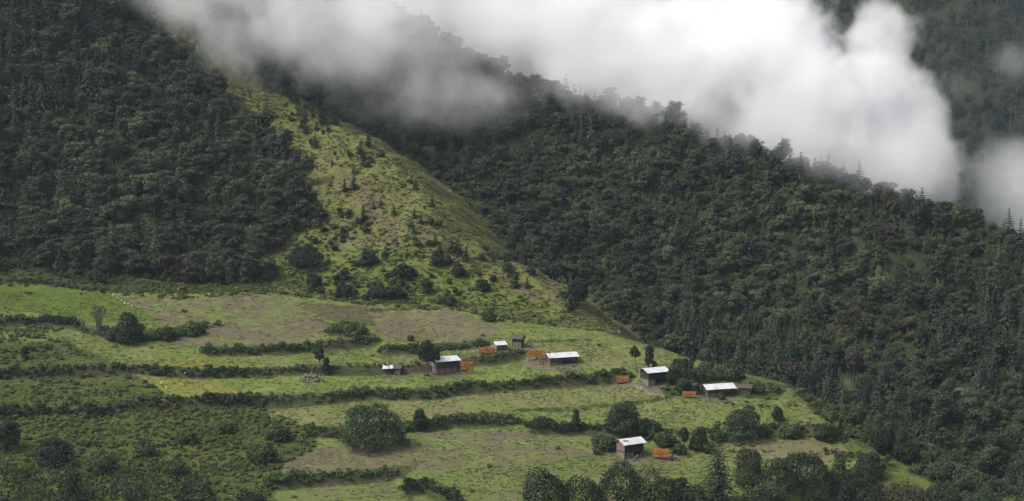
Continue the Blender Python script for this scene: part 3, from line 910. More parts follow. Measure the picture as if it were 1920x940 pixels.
# far mountain forest
qx, qy = poisson(60, 640, 1330, 2050, 6.2, 0, 21)
qz = height(qx, qy); qp, qq = project(qx, qy, qz)
ok = (surf_at(qx, qy) == 2) & (qp > 1380) & (qp < 2000) & (qq > -60) & (qq < 520)
qx, qy, qz = qx[ok], qy[ok], qz[ok]
print('FARTREES', len(qx))
stuff('forest', 'far dark bluish forest on the mountain behind the cloud', 'forest', np.stack([qx, qy, qz - 0.5], 1), np.random.default_rng(3).uniform(0.8, 1.5, len(qx)),
      list(proto_objs['b'].values())[:3] + list(proto_objs['c'].values()), 99)

# young pines and bushes on the grassy spur
SPURP = [(440, 150), (560, 240), (600, 300), (650, 380), (660, 420), (900, 520), (1080, 590), (1100, 590), (1050, 545), (980, 500), (890, 452), (835, 400), (760, 325), (670, 255), (555, 190)]
sx_, sy_ = poisson(-160, 60, 660, 860, 4.0, 0, 33)
sz_ = height(sx_, sy_); sp, sq = project(sx_, sy_, sz_)
clump = fbm(sx_ / 14, sy_ / 18, 87, 2)
ok = (surf_at(sx_, sy_) == 0) & inpoly(sp, sq, SPURP) & (r_.random(len(sx_)) < np.clip(0.24 + 1.8 * clump, 0.06, 0.85))
ii = np.nonzero(ok)[0]; ii = ii[visible(sx_[ii], sy_[ii], sz_[ii], 0, 3)]
npine = 0; pine_ch = []
for i in ii:
    if r_.random() < 0.62:
        o, ch = tree_thing('young_pine', PINE[npine % 2], (sx_[i], sy_[i], sz_[i]), float(r_.uniform(0.6, 1.5)), r_.uniform(0, 6.3),
                           'small young pine standing on the grassy spur', 'young pines on the grassy spur', 'tree')
        npine += 1
    else:
        s = float(r_.uniform(0.6, 1.5))
        o, ch = tree_thing('bush', (SHRUB[i % 4],), (sx_[i], sy_[i], sz_[i]), s, r_.uniform(0, 6.3), 'low rounded bush growing on the grassy spur', 'bushes on the grassy spur', 'bush', parts=('foliage',))
EDGE = [(340, 120), (420, 175), (490, 230), (560, 300), (640, 385), (740, 470), (840, 530), (940, 588), (900, 592), (800, 560), (690, 566), (560, 552), (500, 545), (500, 500), (540, 450), (605, 415), (565, 335), (520, 275), (420, 190)]
ex, ey = poisson(-170, 50, 640, 880, 2.9, 0, 37)
ez = height(ex, ey); ep, eq = project(ex, ey, ez); ec = fbm(ex / 10, ey / 13, 187, 3)
EDGE2 = [(830, 405), (885, 450), (985, 505), (1065, 550), (1130, 612), (1090, 612), (1000, 565), (900, 505), (845, 455)]
ok = (surf_at(ex, ey) == 0) & (inpoly(ep, eq, EDGE) | (inpoly(ep, eq, EDGE2) & (ec > 0.12))) & (r_.random(len(ex)) < np.clip(0.25 + 2.2 * ec, 0.03, 0.85))
ii = np.nonzero(ok)[0]; ii = ii[visible(ex[ii], ey[ii], ez[ii], 0, 3)]
DSHRUB = [shrub_proto(320 + i, M_DARK, 3.0, 2.4, 420, 0.42) for i in range(3)]
for n_, i in enumerate(ii):
    if r_.random() < 0.10:
        tree_thing('broadleaf_tree', BROAD[n_ % 12], (ex[i], ey[i], ez[i] - 0.3), float(r_.uniform(0.45, 0.8)), r_.uniform(0, 6.3), 'small broadleaf tree on the scrubby border between forest and grassy spur', 'trees on the border of the grassy spur', 'tree')
    else:
        tree_thing('bush', ((DSHRUB + SHRUB)[n_ % 7],), (ex[i], ey[i], ez[i] - 0.1), float(r_.uniform(0.4, 1.2)), r_.uniform(0, 6.3), 'scrub bush on the border between forest and grassy spur', 'bushes on the border of the grassy spur', 'bush', parts=('foliage',))
print('PINES', npine, 'EDGE', len(ii))
shrub_objs = []

# ------------------------------------------------------------------ single plants that the picture shows
PXM = lambda Y: F / Y          # photo pixels per metre at a distance
def bush_at(px, py, wpx, hpx, label, name='bush', cat='bush', mat=None, seed=0, size=0.5, lobes=None, trunk=0.0, lean=(0, 0), leafn=None, up=0.25, droop=0.0):
    """a bush or tree whose foot stands at the ground seen at (px,py); sizes given in photo pixels"""
    p = hit(px, py)[0]; k = PXM(p[1]); w = wpx / k; h = hpx / k * 1.12
    o = root(name, label, cat, p)
    r = np.random.default_rng(seed + 1000)
    tz = h * trunk
    n = int((lobes or max(7, int(w * h * 0.28) + 7)) * 1.6)
    L = [(lean[0] * 0.8, 0, tz + (h - tz) * 0.45, w * 0.3, w * 0.27, (h - tz) * 0.34)]
    for i in range(n):
        th = i * 2.399 + r.uniform(-0.5, 0.5); e = r.uniform(0.08, 0.97) if trunk else r.uniform(0.0, 0.95) ** 1.3
        q = math.sqrt(max(0.05, 1 - (e if not trunk else (2 * e - 1)) ** 2)) * (0.88 + 0.2 * sin(3 * th + seed)); rad = min(w, h) * r.uniform(0.09, 0.24)
        e *= 0.86 + 0.2 * sin(2 * th + 1.7 * seed)
        L.append((lean[0] + cos(th) * q * (w * 0.5 - rad) * r.uniform(0.55, 1), lean[1] + sin(th) * q * (w * 0.42 - rad) * r.uniform(0.55, 1), tz + rad * 0.6 + e * (h - tz - rad * 1.5), rad * 1.1, rad * 1.1, rad * r.uniform(0.75, 1.05)))
    ar = sum(l[3] * l[5] for l in L) * 12.6
    v, f, t = leaf_arrays(L, leafn or int(min(9000, 0.8 * ar / (size * size * 0.45))), size, seed, shell=(0.6, 1.2), up=up, droop=droop, jitter=0.7)
    link('foliage' if not trunk else 'crown', mesh_arrays('foliage', v, f, mat or M_SHRUB, t), o)
    if trunk:
        link('trunk', trunk_mesh('trunk', tz + (h - tz) * 0.4, max(0.1, h * 0.018), L, seed, lean, 6), o)
    return o

bush_at(697, 838, 146, 80, 'huge pale green bamboo thicket in the middle of the terraces', 'bamboo_thicket', 'bamboo', M_BAMBOO, 1, 0.6, lobes=46, up=0.0, droop=0.5)
bush_at(786, 806, 34, 34, 'dark shrub just right of the huge bamboo thicket', seed=2, mat=M_DARK)
bush_at(803, 706, 38, 66, 'dark leaning tree behind the pink-walled house', 'village_tree', 'tree', M_DARK, 3, 0.42, trunk=0.36, lean=(-0.6, 0))
bush_at(817, 700, 24, 42, 'low dark tree crown touching the roof of the pink-walled house', 'village_tree', 'tree', M_DARK, 4, 0.42, trunk=0.3)
bush_at(602, 705, 24, 54, 'dark pollarded tree beside the rubble heap', 'village_tree', 'tree', M_DARK, 5, 0.4, trunk=0.45, lean=(-0.5, 0))
bush_at(612, 704, 20, 36, 'round dark bush leaning on the pollarded tree', seed=6, mat=M_DARK, size=0.4)
bush_at(1196, 700, 22, 46, 'thin bare-stemmed tree left above the two-storey house', 'village_tree', 'tree', M_DARK, 7, 0.4, trunk=0.5, lean=(-1.2, 0))
bush_at(1217, 702, 22, 56, 'slim columnar tree right behind the two-storey house', 'village_tree', 'tree', M_DARK, 8, 0.42, trunk=0.2)
bush_at(1228, 700, 18, 22, 'low leafy bush at the ridge of the two-storey house', seed=9, mat=M_DARK, size=0.4)
bush_at(1262, 722, 34, 34, 'dark bush at the right end of the two-storey house', seed=10, mat=M_DARK)
bush_at(1280, 712, 32, 40, 'dark round tree between the two right houses', 'village_tree', 'tree', M_DARK, 11, 0.45, trunk=0.15)
bush_at(1297, 702, 14, 38, 'tall narrow tree on the rim between the right houses', 'village_tree', 'tree', M_DARK, 12, 0.4, trunk=0.15)
bush_at(1282, 738, 34, 30, 'dark shrub left of the lowest orange rack on the rim', seed=13, mat=M_DARK)
bush_at(1312, 716, 42, 30, 'olive shrub above the long-roofed right house', seed=14)
bush_at(1338, 712, 40, 24, 'light green leafy shrub behind the long-roofed right house', seed=15, mat=M_BAMBOO)
bush_at(1368, 714, 44, 24, 'glossy green shrub behind the dark lean-to', seed=16, mat=M_HEDGE)
bush_at(1420, 735, 44, 16, 'low bush on the bank right of the dark lean-to', seed=17)
bush_at(1452, 736, 34, 14, 'low bush at the far end of the rim bank', seed=18)
bush_at(1168, 822, 74, 62, 'large dark tree group behind the lowest house', 'village_tree', 'tree', M_DARK, 19, 0.5, trunk=0.08, lobes=22)
bush_at(1205, 826, 36, 40, 'dark tree right of the lowest house roof', 'village_tree', 'tree', M_DARK, 20, 0.45, trunk=0.1)
bush_at(1080, 812, 20, 36, 'small dark tree on the hedge left of the lowest house', 'village_tree', 'tree', M_DARK, 21, 0.42, trunk=0.15)
bush_at(1122, 838, 40, 24, 'feathery pale bamboo bush left of the lowest house', mat=M_BAMBOO, seed=22)
bush_at(1120, 852, 26, 12, 'low grey bush by the fence left of the lowest house', seed=23)
bush_at(1283, 846, 22, 40, 'small round-headed tree right of the corn rack', 'village_tree', 'tree', M_DARK, 24, 0.42, trunk=0.35)
bush_at(1305, 845, 36, 24, 'shrub clump right of the small round-headed tree', seed=25)
bush_at(1256, 836, 40, 22, 'bright shrub behind the lowest corn rack', seed=26, mat=M_HEDGE)
bush_at(1392, 828, 78, 64, 'big dark round bush on the right terrace edge', seed=27, mat=M_DARK)
bush_at(1345, 826, 40, 22, 'low shrub left of the big dark round bush', seed=28)
bush_at(1432, 822, 40, 24, 'low shrub right of the big dark round bush', seed=29)
bush_at(1459, 790, 26, 30, 'single dark bush on the right rim field', seed=30, mat=M_DARK, size=0.42)
bush_at(1480, 822, 60, 26, 'wide hedge bush under the right rim field', seed=31)
bush_at(1545, 826, 60, 34, 'wide dark bush at the right end of the rim terrace', seed=32, mat=M_DARK)
bush_at(1600, 800, 60, 44, 'leafy tree just right of the rim field corner', 'rim_tree', 'tree', M_SHRUB, 33, 0.5, trunk=0.1)
bush_at(1655, 852, 56, 48, 'dark leafy tree below the rim corner', 'rim_tree', 'tree', M_DARK, 34, 0.5, trunk=0.1)
bush_at(1630, 895, 60, 46, 'brownish dark bush in the lower right thicket', seed=35, mat=M_DARK)
bush_at(1505, 925, 124, 80, 'wide dark tree crown at the lower right foreground', 'foreground_tree', 'tree', M_DARK, 36, 0.55, trunk=0.08, lobes=30)
bush_at(1572, 935, 44, 86, 'pale feathery bamboo beside the wide dark crown', 'bamboo', 'bamboo', M_BAMBOO, 37, 0.5, up=0.0, droop=0.5)
bush_at(1402, 935, 62, 88, 'olive tree right of the foreground conifer', 'foreground_tree', 'tree', M_SHRUB, 38, 0.5, trunk=0.12)
bush_at(1022, 985, 104, 104, 'round dark tree at the bottom edge left of centre', 'foreground_tree', 'tree', M_DARK, 39, 0.55, trunk=0.15, lobes=26)
bush_at(1165, 985, 130, 108, 'broad dark tree at the bottom edge in the middle', 'foreground_tree', 'tree', M_DARK, 40, 0.55, trunk=0.15, lobes=30)
bush_at(1260, 980, 110, 82, 'lower dark crown right of the broad bottom tree', 'foreground_tree', 'tree', M_DARK, 41, 0.55, trunk=0.15, lobes=26)
bush_at(1440, 985, 130, 74, 'dark bush mass at the bottom edge right of the conifer', seed=42, mat=M_DARK)
bush_at(1640, 975, 120, 62, 'dark bush at the bottom edge far right', seed=43, mat=M_DARK)
bush_at(242, 645, 66, 54, 'dark dome-shaped bush next to the fan of bare bamboo', seed=44, mat=M_DARK)
bush_at(215, 640, 40, 26, 'small bush under the fan of bare bamboo', seed=45)
bush_at(47, 676, 18, 28, 'small black-green shrub on the left meadow', seed=46, mat=M_DARK, size=0.4)
bush_at(12, 845, 62, 58, 'dark round tree at the left edge', 'foreground_tree', 'tree', M_DARK, 47, 0.5, trunk=0.1)
bush_at(590, 536, 34, 24, 'leftmost round bush at the foot of the grassy spur', seed=48, mat=M_DARK)
bush_at(645, 560, 38, 28, 'round dark bush above the dark olive strip', seed=49, mat=M_DARK)
bush_at(712, 560, 64, 24, 'wide dark bush above the brown field', seed=50, mat=M_DARK)
bush_at(756, 522, 62, 26, 'long dark bush higher on the foot of the spur', seed=51, mat=M_DARK)
bush_at(690, 500, 44, 28, 'dark bush under the forest edge', seed=52, mat=M_DARK)
bush_at(572, 500, 80, 40, 'big dark bush group at the forest corner', seed=53, mat=M_DARK)
bush_at(652, 626, 108, 24, 'bushy green patch between the two brown fields', seed=54, mat=M_HEDGE)
bush_at(838, 572, 40, 20, 'low bush right of the brown field rim', seed=55)
bush_at(915, 602, 40, 22, 'low bush on the spur edge above the upper huts', seed=56)
bush_at(860, 520, 36, 24, 'dark bush on the shoulder of the spur', seed=57, mat=M_DARK)
bush_at(905, 545, 38, 22, 'dark bush lower on the shoulder of the spur', seed=58, mat=M_DARK)
bush_at(820, 500, 34, 28, 'dark bush clump left on the spur shoulder', seed=59, mat=M_DARK)
bush_at(1085, 575, 40, 58, 'dark tree standing at the end of the spur', 'spur_tree', 'tree', M_DARK, 60, 0.5, trunk=0.08)
bush_at(310, 636, 60, 26, 'long low bush right of the dome-shaped bush', seed=61)
bush_at(362, 628, 56, 28, 'leafy bush at the right end of the left hedge', seed=62)
bush_at(408, 612, 20, 10, 'small bush on the brown field', seed=63)
bush_at(100, 870, 90, 46, 'dark shrub above the bottom left conifer', seed=64, mat=M_DARK)
bush_at(190, 885, 80, 40, 'shrub right above the bottom left conifer', seed=65)
for i, (x, y, w, h, t) in enumerate([(25, 970, 150, 112, 'farthest left'), (215, 980, 150, 118, 'second from the left corner'), (300, 990, 150, 128, 'third from the left corner'), (372, 985, 100, 92, 'fourth from the left corner'), (470, 980, 80, 62, 'fifth from the left corner'), (90, 990, 150, 122, 'left under the bottom left conifer')]):
    bush_at(x, y, w, h, f'dark bush along the bottom edge, {t}', seed=70 + i, mat=M_DARK)
for i, (x, y, w, h, t) in enumerate([(350, 830, 60, 22, 'left'), (420, 812, 56, 24, 'right'), (490, 868, 70, 34, 'beside the brown terrace'), (270, 855, 60, 26, 'lower left'), (520, 825, 60, 30, 'left of the bamboo thicket'), (330, 890, 60, 26, 'near the bottom left bushes')]):
    bush_at(x, y, w, h, f'weedy shrub on the overgrown left meadow, {t}', seed=80 + i)

for i, (x, y, w, h, t) in enumerate([(1240, 838, 40, 30, 'behind the lowest corn rack'), (1275, 852, 36, 22, 'beside the stone pile'), (1312, 836, 40, 34, 'right of the small round-headed tree'), (1330, 850, 36, 20, 'in front of the clump'), (1140, 846, 44, 30, 'at the left gable of the lowest house'), (1225, 822, 44, 36, 'above the lowest corn rack')]):
    bush_at(x, y, w, h, f'leafy bush by the lowest house, {t}', seed=160 + i, mat=[M_HEDGE, M_SHRUB, M_DARK][i % 3])
for i, (x, y, w, h, t) in enumerate([(1268, 706, 30, 30, 'leftmost'), (1290, 722, 36, 34, 'behind the rim corn rack'), (1325, 706, 44, 30, 'over the long roof'), (1352, 708, 40, 24, 'right over the long roof'), (1385, 712, 36, 18, 'above the dark lean-to'), (1300, 734, 30, 20, 'lowest')]):
    bush_at(x, y, w, h, f'leafy bush in the belt between the right houses, {t}', seed=170 + i, mat=[M_SHRUB, M_DARK, M_BAMBOO][i % 3])
for i, (x, y, w, h, t) in enumerate([(1090, 985, 100, 84, 'between the two bottom edge trees'), (1215, 990, 110, 104, 'right behind the broad bottom tree'), (1300, 985, 80, 72, 'left of the foreground conifer'), (1388, 985, 60, 50, 'at the foot of the foreground conifer'),
                                     (1455, 950, 90, 84, 'left of the wide dark crown'), (1540, 960, 90, 84, 'below the wide dark crown'), (1610, 945, 80, 74, 'right of the feathery bamboo'), (1690, 985, 110, 74, 'below the small clearing'), (1765, 985, 100, 70, 'right of the small clearing'),
                                     (1840, 990, 110, 66, 'near the bottom right corner'), (1905, 995, 100, 60, 'in the bottom right corner'), (1700, 870, 60, 40, 'above the small clearing'), (1770, 905, 60, 40, 'on the rim right of the clearing')]):
    bush_at(x, y, w, h, f'dark leafy tree in the lower right belt, {t}', 'foreground_tree', 'tree', [M_DARK, M_SHRUB, M_DARK][i % 3], 120 + i, 0.5, trunk=0.1)

def conifer_at(px, py, hpx, label, seed, ratio=0.25, name='conifer', mat=None):
    p = hit(px, py)[0]; h = hpx / PXM(p[1])
    pr = conifer_proto(seed, H=h, R=h * ratio, droop=0.3, lev=int(h * 0.95) + 5, size=0.62, mat=mat)
    tree_thing(name, pr, tuple(p), 1.0, 0.0, label, None, 'tree')
conifer_at(1345, 955, 150, 'tall dark conifer in the right foreground', 501, 0.36, mat=M_DARK)
conifer_at(140, 975, 150, 'dark conifer at the bottom left corner', 502, 0.36, mat=M_DARK)
conifer_at(1700, 985, 92, 'conifer at the bottom edge below the clearing', 504, 0.34, mat=M_DARK)
conifer_at(1580, 985, 90, 'conifer at the bottom edge right of the bamboo', 503, 0.3, mat=M_DARK)
for i, (x, y, h, lab) in enumerate([(858, 112, 42, 'lone conifer rising out of the mist on the middle ridge'), (1368, 325, 74, 'big layered conifer where the cloud meets the middle ridge'), (1385, 420, 80, 'tall conifer below the cloud edge'),
                                    (1760, 420, 72, 'dark spire-like conifer on the right end of the ridge'), (1812, 415, 52, 'broad conifer right of the spire-like one'), (1862, 440, 44, 'small conifer on the ridge near the right edge'),
                                    (500, 225, 50, 'dark conifer at the forest edge under the mist'), (1785, 660, 90, 'tall conifer standing out on the lower right slope'), (1845, 730, 80, 'conifer low on the right slope near the frame')]):
    conifer_at(x, y, h, lab, 510 + i, 0.32)

# fan of bare bamboo
def bare_bamboo(px, py, hpx, label, seed):
    p = hit(px, py)[0]; h = hpx / PXM(p[1]); o = root('bamboo_clump', label, 'bamboo', p); r = np.random.default_rng(seed); segs = []
    for i in range(46):
        th = r.uniform(0, 6.3); d = r.uniform(0, 0.9); b = np.array([cos(th) * d, sin(th) * d, -0.3]); l = h * r.uniform(0.7, 1.05)
        g = r.uniform(0.2, 1.0); m = b + np.array([cos(th) * 0.7 * g, sin(th) * 0.7 * g, l * 0.6]); t = m + np.array([cos(th) * 2.2 * g, sin(th) * 2.2 * g, l * r.uniform(0.15, 0.42)])
        segs += [(b, m, 0.06, 0.05), (m, t, 0.05, 0.025)]
    link('stems', tubes_mesh('stems', segs, M_POLE, 4), o)
    L = [(cos(a) * 1.5, sin(a) * 1.5, h * (0.75 + 0.1 * sin(3 * a)), 1.1, 1.1, 1.3) for a in np.arange(0, 6.3, 0.9)]
    v, f, t = leaf_arrays(L, 520, 0.35, seed, jitter=1.0); link('leaves', mesh_arrays('leaves', v, f, M_BAMBOO, t), o)
bare_bamboo(186, 628, 58, 'fan of bare grey bamboo stems on the left hedge', 9)
# bare dead tree on the ridge
p = hit(1681, 372)[0]; o = root('dead_tree', 'thin bare dead trunk on the ridge against the cloud', 'tree', p)
dt = link('trunk', tubes_mesh('trunk', [((0, 0, -0.5), (0.1, 0, 7), 0.16, 0.1), ((0.1, 0, 7), (0, 0, 11), 0.1, 0.04)], M_BARK, 6), o)
link('branch', tubes_mesh('branch', [((0.1, 0, 6), (0.7, 0.1, 7.2), 0.05, 0.02), ((0.1, 0, 8), (-0.5, 0.1, 9), 0.05, 0.02)], M_BARK, 4), dt)

# hedges: grown along the banks
def hedge(line, label, hm=2.0, wd=1.8, seed=0, mat=None, dens=42, gap=0.10, size=0.46, lift=0.0):
    w = hit([p[0] for p in line], [p[1] for p in line])[:, :2]
    d = np.concatenate([[0], np.cumsum(np.linalg.norm(np.diff(w, axis=0), axis=1))])
    s = np.arange(0, d[-1], 0.9); r = np.random.default_rng(seed)
    x = np.interp(s, d, w[:, 0]); y = np.interp(s, d, w[:, 1])
    c = np.array([x.mean(), y.mean(), 0]); c[2] = height(c[0], c[1])
    hm *= 0.92; wd *= 0.8
    prof = 0.85 + 1.1 * fbm(s / 7.0, s * 0 + seed, 5, 3)
    L = []
    for i in range(len(s)):
        if r.random() < gap: continue
        k = max(0.3, prof[i]) * r.uniform(0.75, 1.3)
        for _ in range(2):
            xx, yy = x[i] + r.normal() * 0.4, y[i] + r.normal() * wd * 0.35
            rad = hm * 0.42 * k
            L.append((xx - c[0], yy - c[1], height(xx, yy) - c[2] + rad * r.uniform(0.5, 1.0) + lift, rad * r.uniform(0.9, 1.3), rad * r.uniform(0.7, 1.0), rad * r.uniform(0.7, 1.0)))
    v, f, t = leaf_arrays(L, int(len(s) * dens * hm), size, seed, shell=(0.65, 1.1), jitter=0.7, cull=0.6)
    o = root('hedge', label, 'hedge', tuple(c))
    link('foliage', mesh_arrays('foliage', v, f, mat or M_HEDGE, t), o)
hedge([(380, 661), (430, 660), (518, 657), (578, 653), (647, 646), (697, 639), (712, 640)], 'green hedge along the bank under the big brown field', 2.0, 1.8, 1)
hedge([(712, 660), (780, 657), (830, 652), (920, 646)], 'hedge on the bank left of the small white-roofed hut', 2.0, 1.8, 2, gap=0.05)
hedge([(-40, 704), (60, 704), (150, 701), (260, 695), (380, 702), (480, 701)], 'long scrubby hedge on the left half of the first bank', 2.2, 2.4, 3, M_DARK)
hedge([(480, 700), (580, 693), (645, 694)], 'low hedge on the first bank left of the pollarded tree', 1.3, 1.6, 4)
hedge([(650, 692), (715, 692), (770, 689), (800, 686)], 'grassy fringe on the bank behind the smallest hut', 0.8, 1.2, 5, gap=0.3, lift=0.6)
hedge([(890, 675), (930, 671), (985, 662)], 'hedge on the bank below the small white-roofed hut', 1.3, 1.4, 6)
hedge([(-40, 781), (60, 775), (130, 766), (170, 774), (250, 762), (350, 758), (480, 755)], 'dark scrub hedge on the left half of the second bank', 2.4, 2.4, 7, M_DARK)
hedge([(480, 755), (615, 749), (680, 739), (740, 740), (820, 736), (880, 726), (960, 725)], 'long hedge along the middle of the second bank', 2.1, 2.0, 8)
hedge([(960, 725), (1035, 717), (1100, 712), (1155, 707), (1190, 704)], 'clipped hedge on the second bank left of the two-storey house', 1.8, 1.6, 9, gap=0.04)
hedge([(570, 808), (600, 812), (640, 812)], 'hedge on the left side of the big bamboo thicket', 2.2, 2.0, 10)
hedge([(755, 800), (805, 799), (860, 790), (985, 792)], 'thick hedge right of the big bamboo thicket', 2.6, 2.2, 11, gap=0.03)
hedge([(990, 803), (1075, 806), (1130, 806), (1160, 808)], 'thick hedge left of the dark trees by the lowest house', 2.6, 2.2, 12, M_DARK, gap=0.03)
hedge([(500, 908), (570, 903), (625, 897), (680, 893), (750, 888)], 'bright grassy hedge on the lowest bank', 2.2, 1.8, 13, gap=0.02)
hedge([(757, 915), (800, 912), (850, 932), (870, 950)], 'dark hedge falling to the bottom edge', 2.4, 2.0, 14, M_DARK)
hedge([(1350, 798), (1400, 802)], 'short hedge behind the big dark round bush', 2.0, 2.0, 15)
hedge([(1430, 806), (1520, 810), (1590, 828)], 'hedge along the right rim terrace', 2.4, 2.2, 16, M_DARK)
hedge([(-30, 608), (20, 606), (80, 603), (145, 610)], 'scrub hedge under the bright green meadow', 2.6, 2.4, 17, M_DARK)
hedge([(145, 612), (175, 628), (215, 636), (270, 640), (330, 634), (385, 616)], 'dense scrub belt around the fan of bare bamboo', 2.6, 3.0, 18)
hedge([(-30, 664), (40, 660), (95, 658)], 'short dark scrub row on the left meadow', 1.8, 2.0, 19, M_DARK)
hedge([(1240, 733), (1275, 736)], 'low hedge left of the rim corn rack', 1.4, 1.4, 20)
hedge([(1410, 724), (1440, 728), (1475, 733)], 'grassy hedge on the rim bank', 1.4, 1.4, 21)
hedge([(500, 548), (560, 556), (690, 572), (760, 570), (830, 568), (900, 592), (960, 600), (1040, 612)], 'bushy line where the spur meets the fields', 1.3, 2.4, 22, gap=0.45)
hedge([(-30, 527), (60, 530), (150, 541), (200, 548)], 'weedy line between the forest and the bright green meadow', 1.6, 3.0, 29, M_DARK, gap=0.25)
hedge([(200, 545), (320, 552), (430, 548), (500, 545)], 'weedy line under the left forest', 1.2, 2.4, 23, gap=0.4)
hedge([(690, 583), (760, 580), (830, 578)], 'thin grass rim on the upper brown field', 0.5, 0.8, 24, M_GRASS, gap=0.3)
hedge([(1240, 812), (1300, 815), (1345, 806)], 'weedy bank right of the pale path', 1.8, 2.2, 25)
hedge([(1545, 850), (1600, 858), (1660, 870)], 'scrub row on the lower right terrace', 2.2, 3.0, 26, M_DARK)
hedge([(120, 838), (250, 832), (330, 840)], 'weedy scrub line low on the left meadow', 1.5, 2.8, 27, gap=0.35)
hedge([(320, 880), (420, 876), (500, 880)], 'weedy scrub line near the bottom left', 1.6, 2.8, 28, gap=0.3)

# ------------------------------------------------------------------ undergrowth, weeds and crops (nobody could count them)
sh_protos = [[link_o] for link_o in []]
base_bush = [tree_thing('bush', (SHRUB[i],), tuple(hit(*q)[0]), 1.0, 0.0, lab, None, 'bush', parts=('foliage',))[1] for i, (q, lab) in enumerate([
    ((1108, 715), 'small light bush under the clipped hedge, left one'), ((1132, 712), 'small light bush under the clipped hedge, right one'), ((1352, 750), 'low bush in front of the long-roofed right house'), ((770, 640), 'low bush beside the electricity pole')])]
ux, uy = poisson(-330, 330, 505, 960, 2.4, 0, 51)
uz = height(ux, uy); us = surf_at(ux, uy); upx, upy = project(ux, uy, uz)
un = fbm(ux / 12, uy / 16, 15, 3)
ul = (us == 0) & inpoly(upx, upy, FOREST_L)
um = (us == 1)
ur = (us == 0) & inpoly(upx, upy, RIM_R) & ~in_clearing(upx, upy) & ~in_clearing(upx, upy - 8)
ok = (ul | um) & (un > -0.25) | ur
ok &= np.random.default_rng(1).random(len(ux)) < np.where(ur, 0.85, 0.75)
ii = np.nonzero(ok)[0]; ii = ii[visible(ux[ii], uy[ii], uz[ii], 40, 3.0)]
print('UNDER', len(ii))
stuff('undergrowth', 'dense leafy undergrowth between the forest trees', 'undergrowth', np.stack([ux[ii], uy[ii], uz[ii] - 0.2], 1), np.random.default_rng(2).uniform(0.6, 1.5, len(ii)), base_bush, 61)

WEED = [(-60, 560), (0, 610), (130, 615), (150, 660), (250, 700), (330, 748), (480, 757), (570, 800), (600, 835), (530, 875), (505, 950), (-60, 950)]
SPURW = [(500, 480), (640, 400), (760, 440), (900, 520), (1080, 590), (1140, 622), (960, 605), (690, 572), (500, 550)]
wx_, wy_ = poisson(-230, 120, 500, 760, 1.5, 0, 53)
wz_ = height(wx_, wy_); wpx, wpy = project(wx_, wy_, wz_); wn_ = fbm((wx_ * .94 + wy_ * .33) / 14, (wy_ * .94 - wx_ * .33) / 4.5, 101, 3)
wnr = surf_at(wx_, wy_) == 0
pr_ = np.where(inpoly(wpx, wpy, WEED), np.clip(0.30 + 1.8 * wn_ + 0.3 * (wpy > 760), 0, 0.95), 0) + np.where(inpoly(wpx, wpy, SPURW), np.clip(0.12 + 1.3 * wn_, 0, 0.8), 0)
pr_ += np.where(inpoly(wpx, wpy, [(1240, 690), (1380, 700), (1480, 735), (1560, 770), (1500, 800), (1650, 860), (1760, 940), (1500, 940), (1350, 860), (1340, 800), (1460, 790), (1280, 735)]), np.clip(0.05 + 0.9 * wn_, 0, 0.7), 0)
pr_ += np.where(inpoly(wpx, wpy, [(-60, 512), (60, 508), (150, 530), (210, 515), (330, 533), (500, 535), (510, 552), (330, 562), (200, 552), (80, 538), (-60, 535)]), 0.45, 0)
pr_ += np.where(inpoly(wpx, wpy, FIELD), 0.002 + 0.012 * (wn_ > 0.22), 0)
pr_ *= ~inpoly(wpx, wpy, FIELDS[7][2]) & ~in_clearing(wpx, wpy)
ok = wnr & (np.random.default_rng(6).random(len(wx_)) < pr_)
ii = np.nonzero(ok)[0]; ii = ii[visible(wx_[ii], wy_[ii], wz_[ii], 30, 1.0)]
weed_bush = [tree_thing('weed_clump', (shrub_proto(340 + i, M_WEED, 3.2, 1.5, 300, 0.5),), tuple(hit(*q)[0]), 0.5, 0.0, lab, None, 'weeds', parts=('foliage',))[1] for i, (q, lab) in enumerate([
    ((60, 690), 'weed clump on the left meadow, near the frame edge'), ((230, 690), 'weed clump on the left meadow, left of the yellow strip'), ((420, 790), 'weed clump on the left meadow, under the second bank')])]
stuff('weeds', 'low weeds and scrub scattered over the rough meadows', 'weeds', np.stack([wx_[ii], wy_[ii], wz_[ii] - 0.1], 1), np.random.default_rng(8).uniform(0.2, 0.75, len(ii)), weed_bush, 63)
print('WEEDS', len(ii))

def tuft_thing(seed, mat, px, py, lab, h):
    p = hit(px, py)[0]
    return tree_thing('grass_tuft', (tuft_proto(seed, h, 10, mat),), tuple(p), 1.0, 0, lab, None, 'grass', parts=('blades',))[1]
tg = [tuft_thing(600, M_GRASS, 1120, 640, 'grass tuft on the rim field, farther one', 0.6), tuft_thing(601, M_GRASS, 1300, 690, 'grass tuft on the rim field, nearer one', 0.7)]
tcp = [tuft_thing(602, M_CROP, 900, 850, 'crop plant on the large brown terrace, left one', 0.45), tuft_thing(603, M_CROP, 960, 845, 'crop plant on the large brown terrace, right one', 0.45)]
